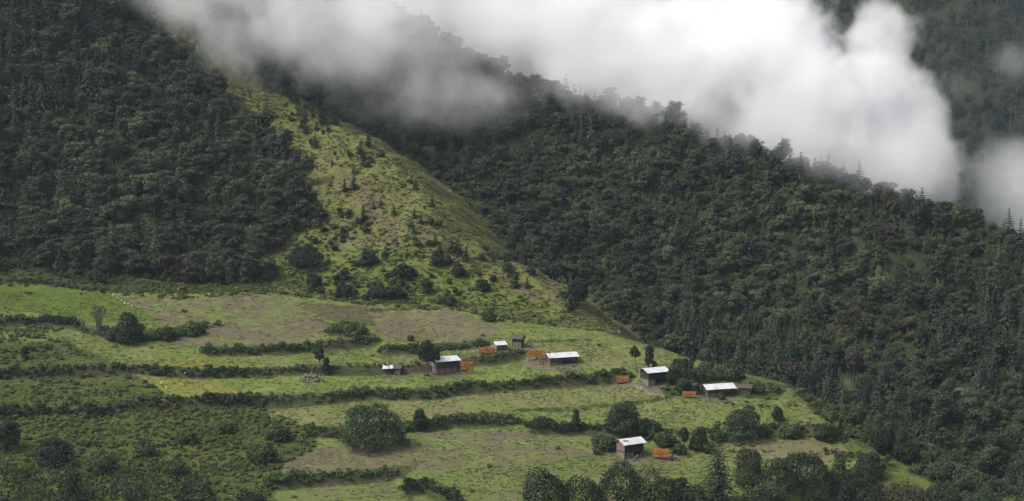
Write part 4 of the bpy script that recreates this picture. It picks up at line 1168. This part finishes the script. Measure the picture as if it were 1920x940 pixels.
# crops stand in rows along the contour
def rows(x0, x1, y0, y1, a, dr, dp, seed):
    r = np.random.default_rng(seed); c, s = cos(a), sin(a)
    U, Vv = np.meshgrid(np.arange(-420, 420, dp), np.arange(-420, 420, dr))
    U = U + r.uniform(-0.45, 0.45, U.shape) * dp; Vv = Vv + r.uniform(-0.22, 0.22, U.shape) * dr + fbm(U / 30, Vv / 30, 3, 2) * 5
    X = U * c - Vv * s; Y = 600 + U * s + Vv * c
    k = (X > x0) & (X < x1) & (Y > y0) & (Y < y1)
    return X[k], Y[k]
cx, cy = rows(-190, 130, 500, 700, radians(19.5), 1.15, 0.75, 71)
cz = height(cx, cy); cpx, cpy = project(cx, cy, cz); cn_ = fbm(cx / 12, cy / 12, 131, 3)
bdv = height(cx, cy, BANKD)
ok = (surf_at(cx, cy) == 0) & inpoly(cpx, cpy, FIELD) & (bdv > 1.8) & (cpx > -20) & (cpx < 1700) & (cpy < 950) & (cpy > 535)
ok &= np.random.default_rng(9).random(len(cx)) < np.clip(0.42 + 1.3 * cn_, 0.05, 0.9)
plough = np.zeros(len(cx), bool)
for f in FIELDS:
    if f[0] in ('ploughed_field', 'fallow_field'): plough |= inpoly(cpx, cpy, f[2])
ok &= ~inpoly(cpx, cpy, FIELDS[7][2]) | (np.random.default_rng(15).random(len(cx)) < 0.35)
ok &= ~plough | (np.random.default_rng(14).random(len(cx)) < 0.3)
ii = np.nonzero(ok)[0]
print('CROPS', len(ii))
stuff('crop_plants', 'low crop and stubble plants in rows over the terraces', 'crops', np.stack([cx[ii], cy[ii], cz[ii]], 1), np.random.default_rng(10).uniform(0.5, 1.2, len(ii)), tcp, 65)
gx, gy = poisson(-200, 90, 640, 860, 1.0, 0, 57)
gz = height(gx, gy); gpx, gpy = project(gx, gy, gz)
ok = (surf_at(gx, gy) == 0) & ~inpoly(gpx, gpy, FOREST_L) & (gpy < 625) & (gpx > 330) & (gpx < 1160) & ~inpoly(gpx, gpy, FIELD)
ok &= np.random.default_rng(12).random(len(gx)) < np.clip(0.5 + 1.2 * fbm(gx / 7, gy / 10, 141, 3), 0, 1)
ii = np.nonzero(ok)[0]; ii = ii[visible(gx[ii], gy[ii], gz[ii], 0, 0.5)]
print('GRASS', len(ii))
stuff('grass', 'rough yellow-green grass on the spur above the fields', 'grass', np.stack([gx[ii], gy[ii], gz[ii]], 1), np.random.default_rng(13).uniform(0.7, 1.5, len(ii)), tg, 67)

# ------------------------------------------------------------------ houses
def slab(name, pts, th, mat, parent):
    """a flat four-sided plate with thickness"""
    p = np.array(pts, float); n = np.cross(p[1] - p[0], p[3] - p[0]); n /= np.linalg.norm(n)
    Vv = np.vstack([p, p - n * th])
    return link(name, mesh_arrays(name, Vv, np.array([[0, 1, 2, 3], [7, 6, 5, 4], [0, 4, 5, 1], [1, 5, 6, 2], [2, 6, 7, 3], [3, 7, 4, 0]]), mat), parent)

def planks(x0, x1, z0, z1, y, th, seed, w=0.28):
    r = random.Random(seed); out = []; x = x0
    while x < x1 - 0.02:
        e = min(x1, x + w * r.uniform(0.8, 1.2)); o = r.uniform(-0.02, 0.02)
        out.append((x + 0.008, e - 0.008, y + o, y + th + o, z0 - r.uniform(0, 0.05), z1 + r.uniform(-0.03, 0.0))); x = e
    return out

def gable_mesh(name, x, D, zh, zr, mat, parent, th=0.12):
    Vv = [(x, 0, zh), (x, D, zh), (x, D / 2, zr), (x, D / 2, zr), (x + th, 0, zh), (x + th, D, zh), (x + th, D / 2, zr), (x + th, D / 2, zr)]
    tri = np.array([[0, 2, 1, 1], [4, 5, 6, 6], [0, 4, 6, 2], [1, 2, 6, 5], [0, 1, 5, 4]])
    me = bpy.data.meshes.new(name); me.from_pydata([Vv[0], Vv[1], Vv[2], Vv[4], Vv[5], Vv[6]], [], [(0, 2, 1), (3, 4, 5), (0, 3, 5, 2), (1, 2, 5, 4), (0, 1, 4, 3)])
    for q in me.polygons: q.use_smooth = False
    me.materials.append(mat); return link(name, me, parent)

def house(px, py, label, L, D, h1, h2, yaw, roof=M_ROOFW, wall=M_WOOD, base=M_STONE, side=None, rise=1.1, seed=1, name='house', over=0.7, sheets=6, openfrac=0.5, lower_open=True):
    """px,py = where the front-left corner meets the ground; h1 ground storey, h2 upper storey"""
    p = hit(px, py)[0]
    o = root(name, label, 'house', tuple(p), yaw)
    r = random.Random(seed); H = h1 + h2
    side = side or wall
    # stone or mud ground storey: front wall pieces leave dark bays open
    f = []; xo = L * openfrac
    link_base = 'base_wall'
    boxes(link_base, [(0.15, xo, 0.15, 0.5, -1.5, h1), (0.15, 0.5, 0.5, D - 0.15, -1.5, h1), (0.5, L - 0.15, D - 0.5, D - 0.15, -1.5, h1), (L - 0.5, L - 0.15, 0.5, D - 0.5, -1.5, h1)], base, o)
    if not lower_open:
        boxes('base_wall', [(xo + 0.9, L - 0.15, 0.16, 0.48, -1.5, h1)], base, o)
    else:
        boxes('back_room', [(xo + 0.3, L - 0.6, 1.6, 1.9, -1.0, h1)], M_WOODD, o)
    boxes('floor', [(0, L, 0.0, D, h1, h1 + 0.14)], M_WOODD, o)
    for x in (0.05, L * 0.33, L * 0.66, L - 0.22):
        boxes('post', [(x, x + 0.17, 0.02, 0.14, -1.0, H)], M_WOODD, o)
    # upper storey: boards, a dark window bay set back
    bay0, bay1 = L * 0.42, L * 0.9
    boxes('front_wall', planks(0.1, bay0, h1 + 0.14, H, 0.18, 0.08, seed) + planks(bay0, bay1, h1 + 0.14, h1 + 0.14 + h2 * 0.45, 0.18, 0.08, seed + 1) + planks(bay1, L - 0.1, h1 + 0.14, H, 0.18, 0.08, seed + 2), wall, o)
    boxes('inner_wall', [(bay0 - 0.2, bay1 + 0.2, 1.3, 1.4, h1 + 0.14, H)], M_WOODD, o)
    b = planks(0.26, D - 0.26, h1 + 0.14, H, 0, 0.08, seed + 3)
    boxes('side_wall', [(0.12 + q[2], 0.12 + q[3], q[0], q[1], q[4], q[5]) for q in b], side, o)
    boxes('side_wall', [(L - 0.2 + q[2], L - 0.2 + q[3], q[0], q[1], q[4], q[5]) for q in b], wall, o)
    boxes('back_wall', planks(0.1, L - 0.1, h1 + 0.14, H, D - 0.26, 0.08, seed + 4), wall, o)
    gable_mesh('gable', 0.14, D, H, H + rise, side, o); gable_mesh('gable', L - 0.26, D, H, H + rise, wall, o)
    # roof: corrugated sheets laid side by side on two slopes
    s = rise / (D / 2); x0, x1 = -over, L + over
    rf = boxes('roof', [(x0 + 0.05, x1 - 0.05, D / 2 - 0.08, D / 2 + 0.08, H + rise - 0.16, H + rise)], M_WOODD, o)
    w = (x1 - x0) / sheets
    for i in range(sheets):
        a, b2 = x0 + i * w, x0 + (i + 1) * w + 0.06
        for sgn in (-1, 1):
            ye = D / 2 + sgn * (D / 2 + over); ze = H - s * over + r.uniform(-0.006, 0.006); z = 0.05 + 0.008 * (i % 2)
            y0 = D / 2
            mt = roof
            if sgn < 0: pts = [(a, ye, ze + z), (b2, ye, ze + z), (b2, y0, H + rise + z), (a, y0, H + rise + z)]
            else: pts = [(a, y0, H + rise + z), (b2, y0, H + rise + z), (b2, ye, ze + z), (a, ye, ze + z)]
            sh = slab('roof_sheet', pts, 0.04, mt, rf)
    return o, p

YAW = radians(27)
h1o, hp1 = house(820, 704, 'white-roofed house with a pinkish lower wall and grey board gable', 7.6, 5.8, 2.0, 2.4, YAW, side=M_GREYW, base=M_PINK, wall=M_WOOD, rise=0.9, seed=11, openfrac=0.93, lower_open=True)
house(931, 660, 'small grey-walled hut with a white roof beside an orange rack', 3.6, 3.6, 0.5, 1.7, YAW, wall=M_GREYW, rise=0.8, seed=12, name='hut', over=0.4, sheets=4, openfrac=0.4)
house(1032, 688, 'long low white-roofed house with bright roof in the middle of the upper fields', 9.4, 4.8, 1.2, 1.7, radians(20), rise=0.9, seed=13, openfrac=0.45, sheets=7)
house(1216, 726, 'dark two-storey white-roofed house among bushes on the rim', 7.2, 5.6, 2.3, 2.5, YAW, wall=M_WOODD, rise=0.9, seed=14, openfrac=0.4)
house(1327, 746, 'long white-roofed house at the right rim beside a dark lean-to', 9.2, 5.0, 1.1, 1.6, radians(18), rise=1.0, seed=15, openfrac=0.6, sheets=7)
h9, hp9 = house(1171, 864, 'lowest white-roofed house with pinkish gable and rusty roof patch', 6.8, 5.0, 2.0, 2.7, radians(30), side=M_PINK, base=M_PINK, wall=M_WOODD, rise=1.0, seed=16, openfrac=0.5)
# rust patch and blue barrel of the lowest house
b = slab('rust_patch', [(0.3, 0.9, 0), (2.2, 0.7, 0), (2.1, 1.6, 0), (0.5, 1.8, 0)], 0.01, M_RUST, h9)
s = 1.0 / 2.5
for v in b.data.vertices: v.co.z = 4.7 + v.co.y * s + 0.105 + (0.012 if v.index < 4 else 0)
house(960, 650, 'small dark gabled hut on a stone base behind the small white roof', 3.4, 2.9, 1.6, 1.1, radians(-24), roof=M_ROOFD, wall=M_WOODD, side=M_WOODD, rise=1.0, seed=17, name='hut', over=0.35, sheets=4, openfrac=0.95)
house(1385, 740, 'dark brown lean-to hut right of the long rim house', 4.0, 2.8, 1.5, 0.7, radians(-12), roof=M_ROOFD, wall=M_WOOD, base=M_WOOD, side=M_WOOD, rise=0.9, seed=18, name='hut', over=0.3, sheets=4, openfrac=0.9)
house(738, 703, 'tiny ruined stone hut with a thatch top', 2.3, 2.6, 1.5, 0.5, radians(-10), roof=M_ROOFD, base=M_STONE, wall=M_STONE, rise=0.7, seed=19, name='hut', over=0.2, sheets=3, openfrac=0.95)
# lean-to shed with white sheets beside the tiny hut
p = hit(718, 701)[0]; o = root('shed', 'little shed with two tilted white metal sheets beside the ruined hut', 'shed', tuple(p), radians(8))
for x in (0.1, 3.0):
    for y, z in ((0.1, 1.4), (2.0, 2.3)): boxes('post', [(x, x + 0.12, y, y + 0.12, -0.8, z)], M_WOODD, o)
boxes('back_wall', [(0.2, 3.0, 1.9, 2.0, -0.8, 2.0)], M_WOODD, o)
slab('roof_sheet', [(-0.3, -0.3, 1.35), (1.9, -0.3, 1.4), (1.9, 2.4, 2.55), (0.3, 2.4, 2.5)], 0.04, M_ROOFW, o)
slab('roof_sheet', [(2.1, -0.3, 1.4), (3.3, -0.2, 1.5), (3.4, 1.6, 2.3), (2.2, 1.7, 2.25)], 0.04, M_ROOFW, o)

# ------------------------------------------------------------------ racks of drying maize
def cob_mesh(nx_, nz_, L, z0, z1, seed):
    r = np.random.default_rng(seed); Vv = []; Fc = []; T = []; k = 0
    for face in range(3):
        for i in range(nx_):
            for j in range(nz_):
                x = L * (i + r.uniform(0.1, 0.9)) / nx_; z = z0 + (z1 - z0) * (j + r.uniform(0, 1)) / nz_ + 0.07 * math.sin(i * 0.55 + seed) * j / nz_ - 0.12 * math.sin(pi * i / nx_); y = [0.0, 0.4, 0.8][face] + r.normal() * 0.06
                a = r.uniform(0.05, 0.09); l = r.uniform(0.16, 0.3); tx = r.normal() * 0.09; ty = r.normal() * 0.08
                Vv += [(x - a, y - a, z), (x + a, y - a, z), (x + a, y + a, z), (x - a, y + a, z), (x - a * .6 + tx, y - a * .6 + ty, z - l), (x + a * .6 + tx, y - a * .6 + ty, z - l), (x + a * .6 + tx, y + a * .6 + ty, z - l), (x - a * .6 + tx, y + a * .6 + ty, z - l)]
                Fc += [[c + k for c in f] for f in ([0, 1, 2, 3], [7, 6, 5, 4], [4, 5, 1, 0], [5, 6, 2, 1], [6, 7, 3, 2], [7, 4, 0, 3])]
                T += [r.uniform(0, 1)] * 8; k += 8
    return mesh_arrays('maize_cobs', np.array(Vv), np.array(Fc), M_CORN, T)

def rack(px, py, wpx, hpx, foot, label, yaw, seed):
    """px,py: foot of the left front post"""
    p = hit(px, py)[0]; k = PXM(p[1]); L = wpx / k / cos(yaw); h = hpx / k; fz = foot / k
    o = root('maize_rack', label, 'corn rack', tuple(p), yaw, 'racks of drying orange maize')
    for x in (0, L * 0.5, L):
        for y in (-0.12, 0.92): boxes('post', [(x - 0.06, x + 0.06, y - 0.06, y + 0.06, -0.8, fz + h + 0.35)], M_POLE, o)
    for y in (-0.14, 0.94):
        for z in (fz + h * 0.98, fz + h * 0.5, fz + 0.05): boxes('rail', [(-0.3, L + 0.3, y - 0.035, y + 0.035, z - 0.04, z + 0.04)], M_POLE, o)
    c = link('maize_cobs', cob_mesh(int(L / 0.16), max(4, int(h / 0.17)), L, fz + 0.2, fz + h + 0.1, seed), o); c['kind'] = 'stuff'
rack(865, 703, 22, 14, 9, 'orange maize rack right of the pink-walled house', radians(15), 1)
rack(899, 666, 28, 11, 3, 'orange maize rack left of the small grey-walled hut', radians(8), 2)
rack(993, 681, 28, 13, 10, 'orange maize rack left of the long low upper house', radians(10), 3)
rack(1157, 721, 22, 12, 3, 'orange maize rack left of the dark two-storey house', radians(0), 4)
rack(1280, 748, 25, 10, 2, 'orange maize rack left of the long rim house', radians(0), 5)
rack(1224, 861, 30, 15, 4, 'bright orange maize rack right of the lowest house', radians(-6), 6)

# ------------------------------------------------------------------ poles, wire, posts, stones, heaps
def pole(px, py, hpx, label, arm=True, r0=0.14):
    p = hit(px, py)[0]; h = hpx / PXM(p[1]); o = root('utility_pole', label, 'pole', tuple(p))
    link('shaft', tubes_mesh('shaft', [((0, 0, -0.8), (0, 0, h), r0, r0 * 0.7)], M_POLE, 6), o)
    if arm:
        ca = boxes('crossarm', [(-1.5, 1.5, -0.06, 0.06, h - 0.75, h - 0.6)], M_POLE, o)
        for x in (-1.35, 0, 1.35): boxes('insulator', [(x - 0.05, x + 0.05, -0.05, 0.05, h - 0.6, h - 0.38)], M_PALE, ca)
    return p + np.array([0, 0, h])
pole(752, 640, 32, 'tall electricity pole with a crossarm on the upper field')
pole(735, 690, 26, 'bare pole rising behind the ruined hut', False, 0.11)
a = pole(1177, 706, 26, 'thin pole above the rack left of the two-storey house', False, 0.11)
pole(1260, 788, 36, 'pole in the middle of the right terrace', False)
b = pole(1245, 808, 20, 'short pole by the end of the pale path', False)
pole(1141, 900, 26, 'thin pole in front of the lowest house', False, 0.11)
pole(1031, 690, 28, 'thin pole at the corner of the long low upper house', False, 0.1)
c = hp9 + np.array([4.5, 2.0, 4.2])
def wire(p, q, sag, label):
    pts = [p + (q - p) * t - np.array([0, 0, sag * 4 * t * (1 - t)]) for t in np.linspace(0, 1, 12)]
    o = link('wire', tubes_mesh('wire', [(u, v, 0.03, 0.03) for u, v in zip(pts[:-1], pts[1:])], M_WIRE, 4)); tag(o, label, 'wire')
wire(b, c, 0.5, 'sagging wire from the short pole to the lowest house')

for i, (x, y, lab) in enumerate([(302, 722, 'leftmost'), (311, 731, 'lowest'), (340, 725, 'middle'), (347, 705, 'topmost'), (437, 741, 'rightmost')]):
    p = hit(x, y)[0]; o = root('marker_post', f'small white post in the yellow field, {lab} of five', 'post', tuple(p))
    boxes('stake', [(-0.07, 0.07, -0.07, 0.07, -0.4, 1.0)], M_PALE, o); boxes('flag', [(-0.2, 0.2, -0.085, -0.072, 0.4, 1.0)], M_PALE, o)

def stone_mesh(seed, s=(1, 1, 1), n=1):
    import bmesh
    bm = bmesh.new(); bmesh.ops.create_icosphere(bm, subdivisions=1, radius=0.5); r = random.Random(seed)
    for v in bm.verts: v.co = (v.co.x * s[0] * r.uniform(0.75, 1.2), v.co.y * s[1] * r.uniform(0.75, 1.2), v.co.z * s[2] * r.uniform(0.75, 1.2))
    me = bpy.data.meshes.new('stone'); bm.to_mesh(me); bm.free(); return me
STN = [stone_mesh(i, (1.2, 0.9, 0.7)) for i in range(4)]
for m in STN: m.materials.append(M_PALE)
w = hit([212, 220, 228, 234, 240, 247], [555, 560, 565, 569, 572, 575])
for i in range(6):
    o = link('stone', STN[i % 4], None, tuple(w[i] + np.array([0, 0, 0.1]))); o.scale = (0.7, 0.7, 0.8); o.rotation_euler = (0, 0, i)
    tag(o, 'pale stone in the line along the bright green meadow', 'stone', 'pale stones edging the bright green meadow')
STD = [stone_mesh(10 + i, (1.1, 1.0, 0.9)) for i in range(4)]
for m in STD: m.materials.append(M_STONE)
def heap(px, py, wpx, hpx, label, seed, n=60, cat='rubble', mat=None):
    p = hit(px, py)[0]; k = PXM(p[1]); o = root('rubble_heap', label, cat, tuple(p)); r = random.Random(seed); w, h = wpx / k, hpx / k
    for i in range(n):
        a = r.uniform(0, 6.28); d = math.sqrt(r.random()); z = (1 - d) * h * 0.8
        x, y = cos(a) * d * w / 2, sin(a) * d * w / 3
        q = link('stone', STD[i % 4], o, (x, y, float(height(p[0] + x, p[1] + y)) - p[2] + z * r.uniform(0.4, 1) + 0.1)); s = r.uniform(0.4, 1.0); q.scale = (s, s, s); q.rotation_euler = (r.uniform(0, 6), r.uniform(0, 6), 0)
heap(583, 713, 46, 22, 'rubble heap of a collapsed wall left of the pollarded tree', 5, 80)
heap(1262, 862, 22, 10, 'dark pile of stones right of the lowest corn rack', 6, 30)
heap(1012, 683, 20, 9, 'stone pile below the upper corn rack', 7, 24)
# poles leaning beside the long rim house
p = hit(1296, 741)[0]; o = root('pole_stack', 'bundle of grey poles leaning at the left end of the long rim house', 'wood', tuple(p), radians(18)); r = random.Random(8)
for i in range(16): link('stick', tubes_mesh('stick', [((r.uniform(0, 2.6), r.uniform(0.2, 0.8), -0.1), (r.uniform(1.2, 3.6), r.uniform(0.8, 1.4), r.uniform(1.6, 3.0)), 0.06, 0.045)], M_GREYW, 4), o)
# wood pile by the lowest house
p = hit(1180, 864)[0]; o = root('wood_pile', 'loose stack of poles leaning at the front of the lowest house', 'wood', tuple(p + np.array([0.4, -0.5, 0])), radians(30)); r = random.Random(4)
for i in range(14): link('stick', tubes_mesh('stick', [((r.uniform(0, 1.5), r.uniform(-0.5, 0.1), 0.0), (r.uniform(1.5, 3.4), r.uniform(-0.3, 0.1), r.uniform(0.3, 1.6)), 0.05, 0.04)], M_GREYW, 4), o)
p = hp9 + np.array([4.2 * cos(radians(30)) + 0.2, 4.2 * sin(radians(30)) - 0.4, 0]); p[2] = float(height(p[0], p[1]))
o = root('barrel', 'blue barrel under the lowest house', 'barrel', tuple(p))
link('drum', tubes_mesh('drum', [((0, 0, -0.1), (0, 0, 0.3), 0.36, 0.4), ((0, 0, 0.3), (0, 0, 0.8), 0.4, 0.4), ((0, 0, 0.8), (0, 0, 1.1), 0.4, 0.36)], M_BLUE, 6), o)

# ------------------------------------------------------------------ cloud and haze
def cloud_mat(name, dens, edge=0.32, amp=1.15, scale=0.018, color=(0.985, 0.985, 0.99), aniso=0.0, bias=0.5, fall=0.9, core=0.74):
    m = bpy.data.materials.new(name); m.use_nodes = True; nt = m.node_tree; nt.nodes.clear()
    out = nt.nodes.new('ShaderNodeOutputMaterial'); pv = nt.nodes.new('ShaderNodeVolumePrincipled')
    pv.inputs['Color'].default_value = (*color, 1); pv.inputs['Anisotropy'].default_value = aniso
    nt.links.new(pv.outputs[0], out.inputs['Volume'])
    tc = N(nt, 'ShaderNodeTexCoord'); ge = N(nt, 'ShaderNodeNewGeometry')
    ln = N(nt, 'ShaderNodeVectorMath', operation='LENGTH'); nt.links.new(tc.outputs['Object'], ln.inputs[0])
    f = noise(nt, scale, 7, 0.62, ge.outputs['Position'])
    x = mathn(nt, 'SUBTRACT', core, ln.outputs['Value'])
    x = mathn(nt, 'ADD', x, mathn(nt, 'MULTIPLY', mathn(nt, 'SUBTRACT', f, bias), amp))
    x = mapr(nt, x, 0.0, edge, 0, 1)
    # nothing at the hull itself
    x = mathn(nt, 'MULTIPLY', x, mapr(nt, ln.outputs['Value'], fall, 0.99, 1, 0))
    x = mathn(nt, 'MULTIPLY', x, dens)
    nt.links.new(x, pv.inputs['Density'])
    return m
CL_THICK = cloud_mat('cloud_thick', 0.042, 0.24, 2.3, 0.027, core=0.80, color=(0.966, 0.967, 0.975))
CL_SOFT = cloud_mat('cloud_soft', 0.030, 0.7, 2.6, 0.030, fall=0.6, core=0.72)
CL_MIST = cloud_mat('mist_layer', 0.046, 0.75, 2.7, 0.025, fall=0.6, core=0.78)
CL_VEIL = cloud_mat('cloud_veil', 0.050, 0.75, 2.8, 0.036, fall=0.5, core=0.82)
CL_TORN = cloud_mat('mist_torn', 0.022, 1.1, 3.4, 0.034, fall=0.45, core=0.74)
CL_THIN = cloud_mat('mist_thin', 0.012, 0.9, 3.6, 0.026, fall=0.5, core=0.6)

import bmesh
def hull():
    bm = bmesh.new(); bmesh.ops.create_icosphere(bm, subdivisions=4, radius=1.0)
    me = bpy.data.meshes.new('puff'); bm.to_mesh(me); bm.free(); return me
HULLS = {}
def puff(parent, px, py, Y, rx, ry, dep, mat):
    if mat.name not in HULLS:
        me = hull(); me.materials.append(mat); HULLS[mat.name] = me
    c = at(px, py, Y); k = PXM(Y)
    o = link('puff', HULLS[mat.name], parent, tuple(c)); o.scale = (rx / k, dep, ry / k)
    return o
cb = root('cloud_bank', 'thick white cloud bank lying behind the middle ridge', 'cloud', (0, 0, 0)); cb['kind'] = 'stuff'
for a in [(600, -60, 985, 280, 130, 55), (800, -15, 985, 270, 150, 55), (980, 30, 975, 250, 165, 55), (1130, 75, 960, 240, 175, 55), (1280, 110, 940, 240, 185, 55), (1420, 120, 930, 230, 190, 55),
          (1370, 10, 970, 210, 130, 50), (1530, 205, 910, 200, 190, 50), (1620, 220, 905, 170, 190, 50), (1690, 300, 880, 145, 125, 45), (1645, 95, 930, 100, 120, 40)]:
    puff(cb, *a, CL_THICK)
cv = root('cloud_edge', 'soft lower edge of the cloud bank drifting over the ridge trees', 'cloud', (0, 0, 0)); cv['kind'] = 'stuff'
for a in [(1000, 70, 838, 170, 100, 20), (1120, 125, 820, 180, 100, 20), (1270, 190, 800, 180, 100, 20), (1420, 222, 783, 190, 95, 18), (1570, 272, 764, 180, 90, 18), (1690, 318, 750, 130, 80, 16)]:
    puff(cv, *a, CL_VEIL)
cs = root('cloud', 'smaller white cloud at the right frame edge behind the ridge', 'cloud', (0, 0, 0)); cs['kind'] = 'stuff'
for a in [(1895, 345, 940, 130, 135, 40), (1985, 400, 930, 170, 150, 45)]: puff(cs, *a, CL_SOFT)
cm_ = root('mist', 'torn mist hanging in front of the middle slope', 'mist', (0, 0, 0)); cm_['kind'] = 'stuff'
for a in [(700, 90, 826, 250, 170, 30),  (740, -20, 856, 200, 120, 30), (960, 50, 856, 170, 100, 26)]: puff(cm_, *a, CL_MIST)
for a in [(840, 190, 812, 260, 90, 26), (960, 170, 812, 170, 110, 24), (760, 150, 815, 200, 110, 26)]: puff(cm_, *a, CL_TORN)
cl_ = root('mist', 'thin mist over the top of the grassy spur', 'mist', (0, 0, 0)); cl_['kind'] = 'stuff'
for a in [(425, -35, 815, 260, 140, 28), (560, 40, 798, 270, 170, 28)]: puff(cl_, *a, CL_MIST)
ct = root('mist', 'faint mist shreds on the far mountain', 'mist', (0, 0, 0)); ct['kind'] = 'stuff'
for a in [(1790, 165, 1250, 110, 70, 50), (1915, 120, 1280, 70, 60, 50)]: puff(ct, *a, CL_THIN)

hz = bpy.data.materials.new('haze_air'); hz.use_nodes = True; nt = hz.node_tree; nt.nodes.clear()
out = nt.nodes.new('ShaderNodeOutputMaterial'); pv = nt.nodes.new('ShaderNodeVolumePrincipled')
pv.inputs['Color'].default_value = (0.64, 0.79, 1.0, 1); pv.inputs['Density'].default_value = 0.00005; pv.inputs['Anisotropy'].default_value = 0.2
nt.links.new(pv.outputs[0], out.inputs['Volume'])
HAZE = True
if HAZE:
    o = boxes('haze', [(-3600, 3600, -700, 6100, float(ZZ.min()) - 1.5, 420)], hz); o['kind'] = 'stuff'; o['label'] = 'thin bluish haze filling the valley air'
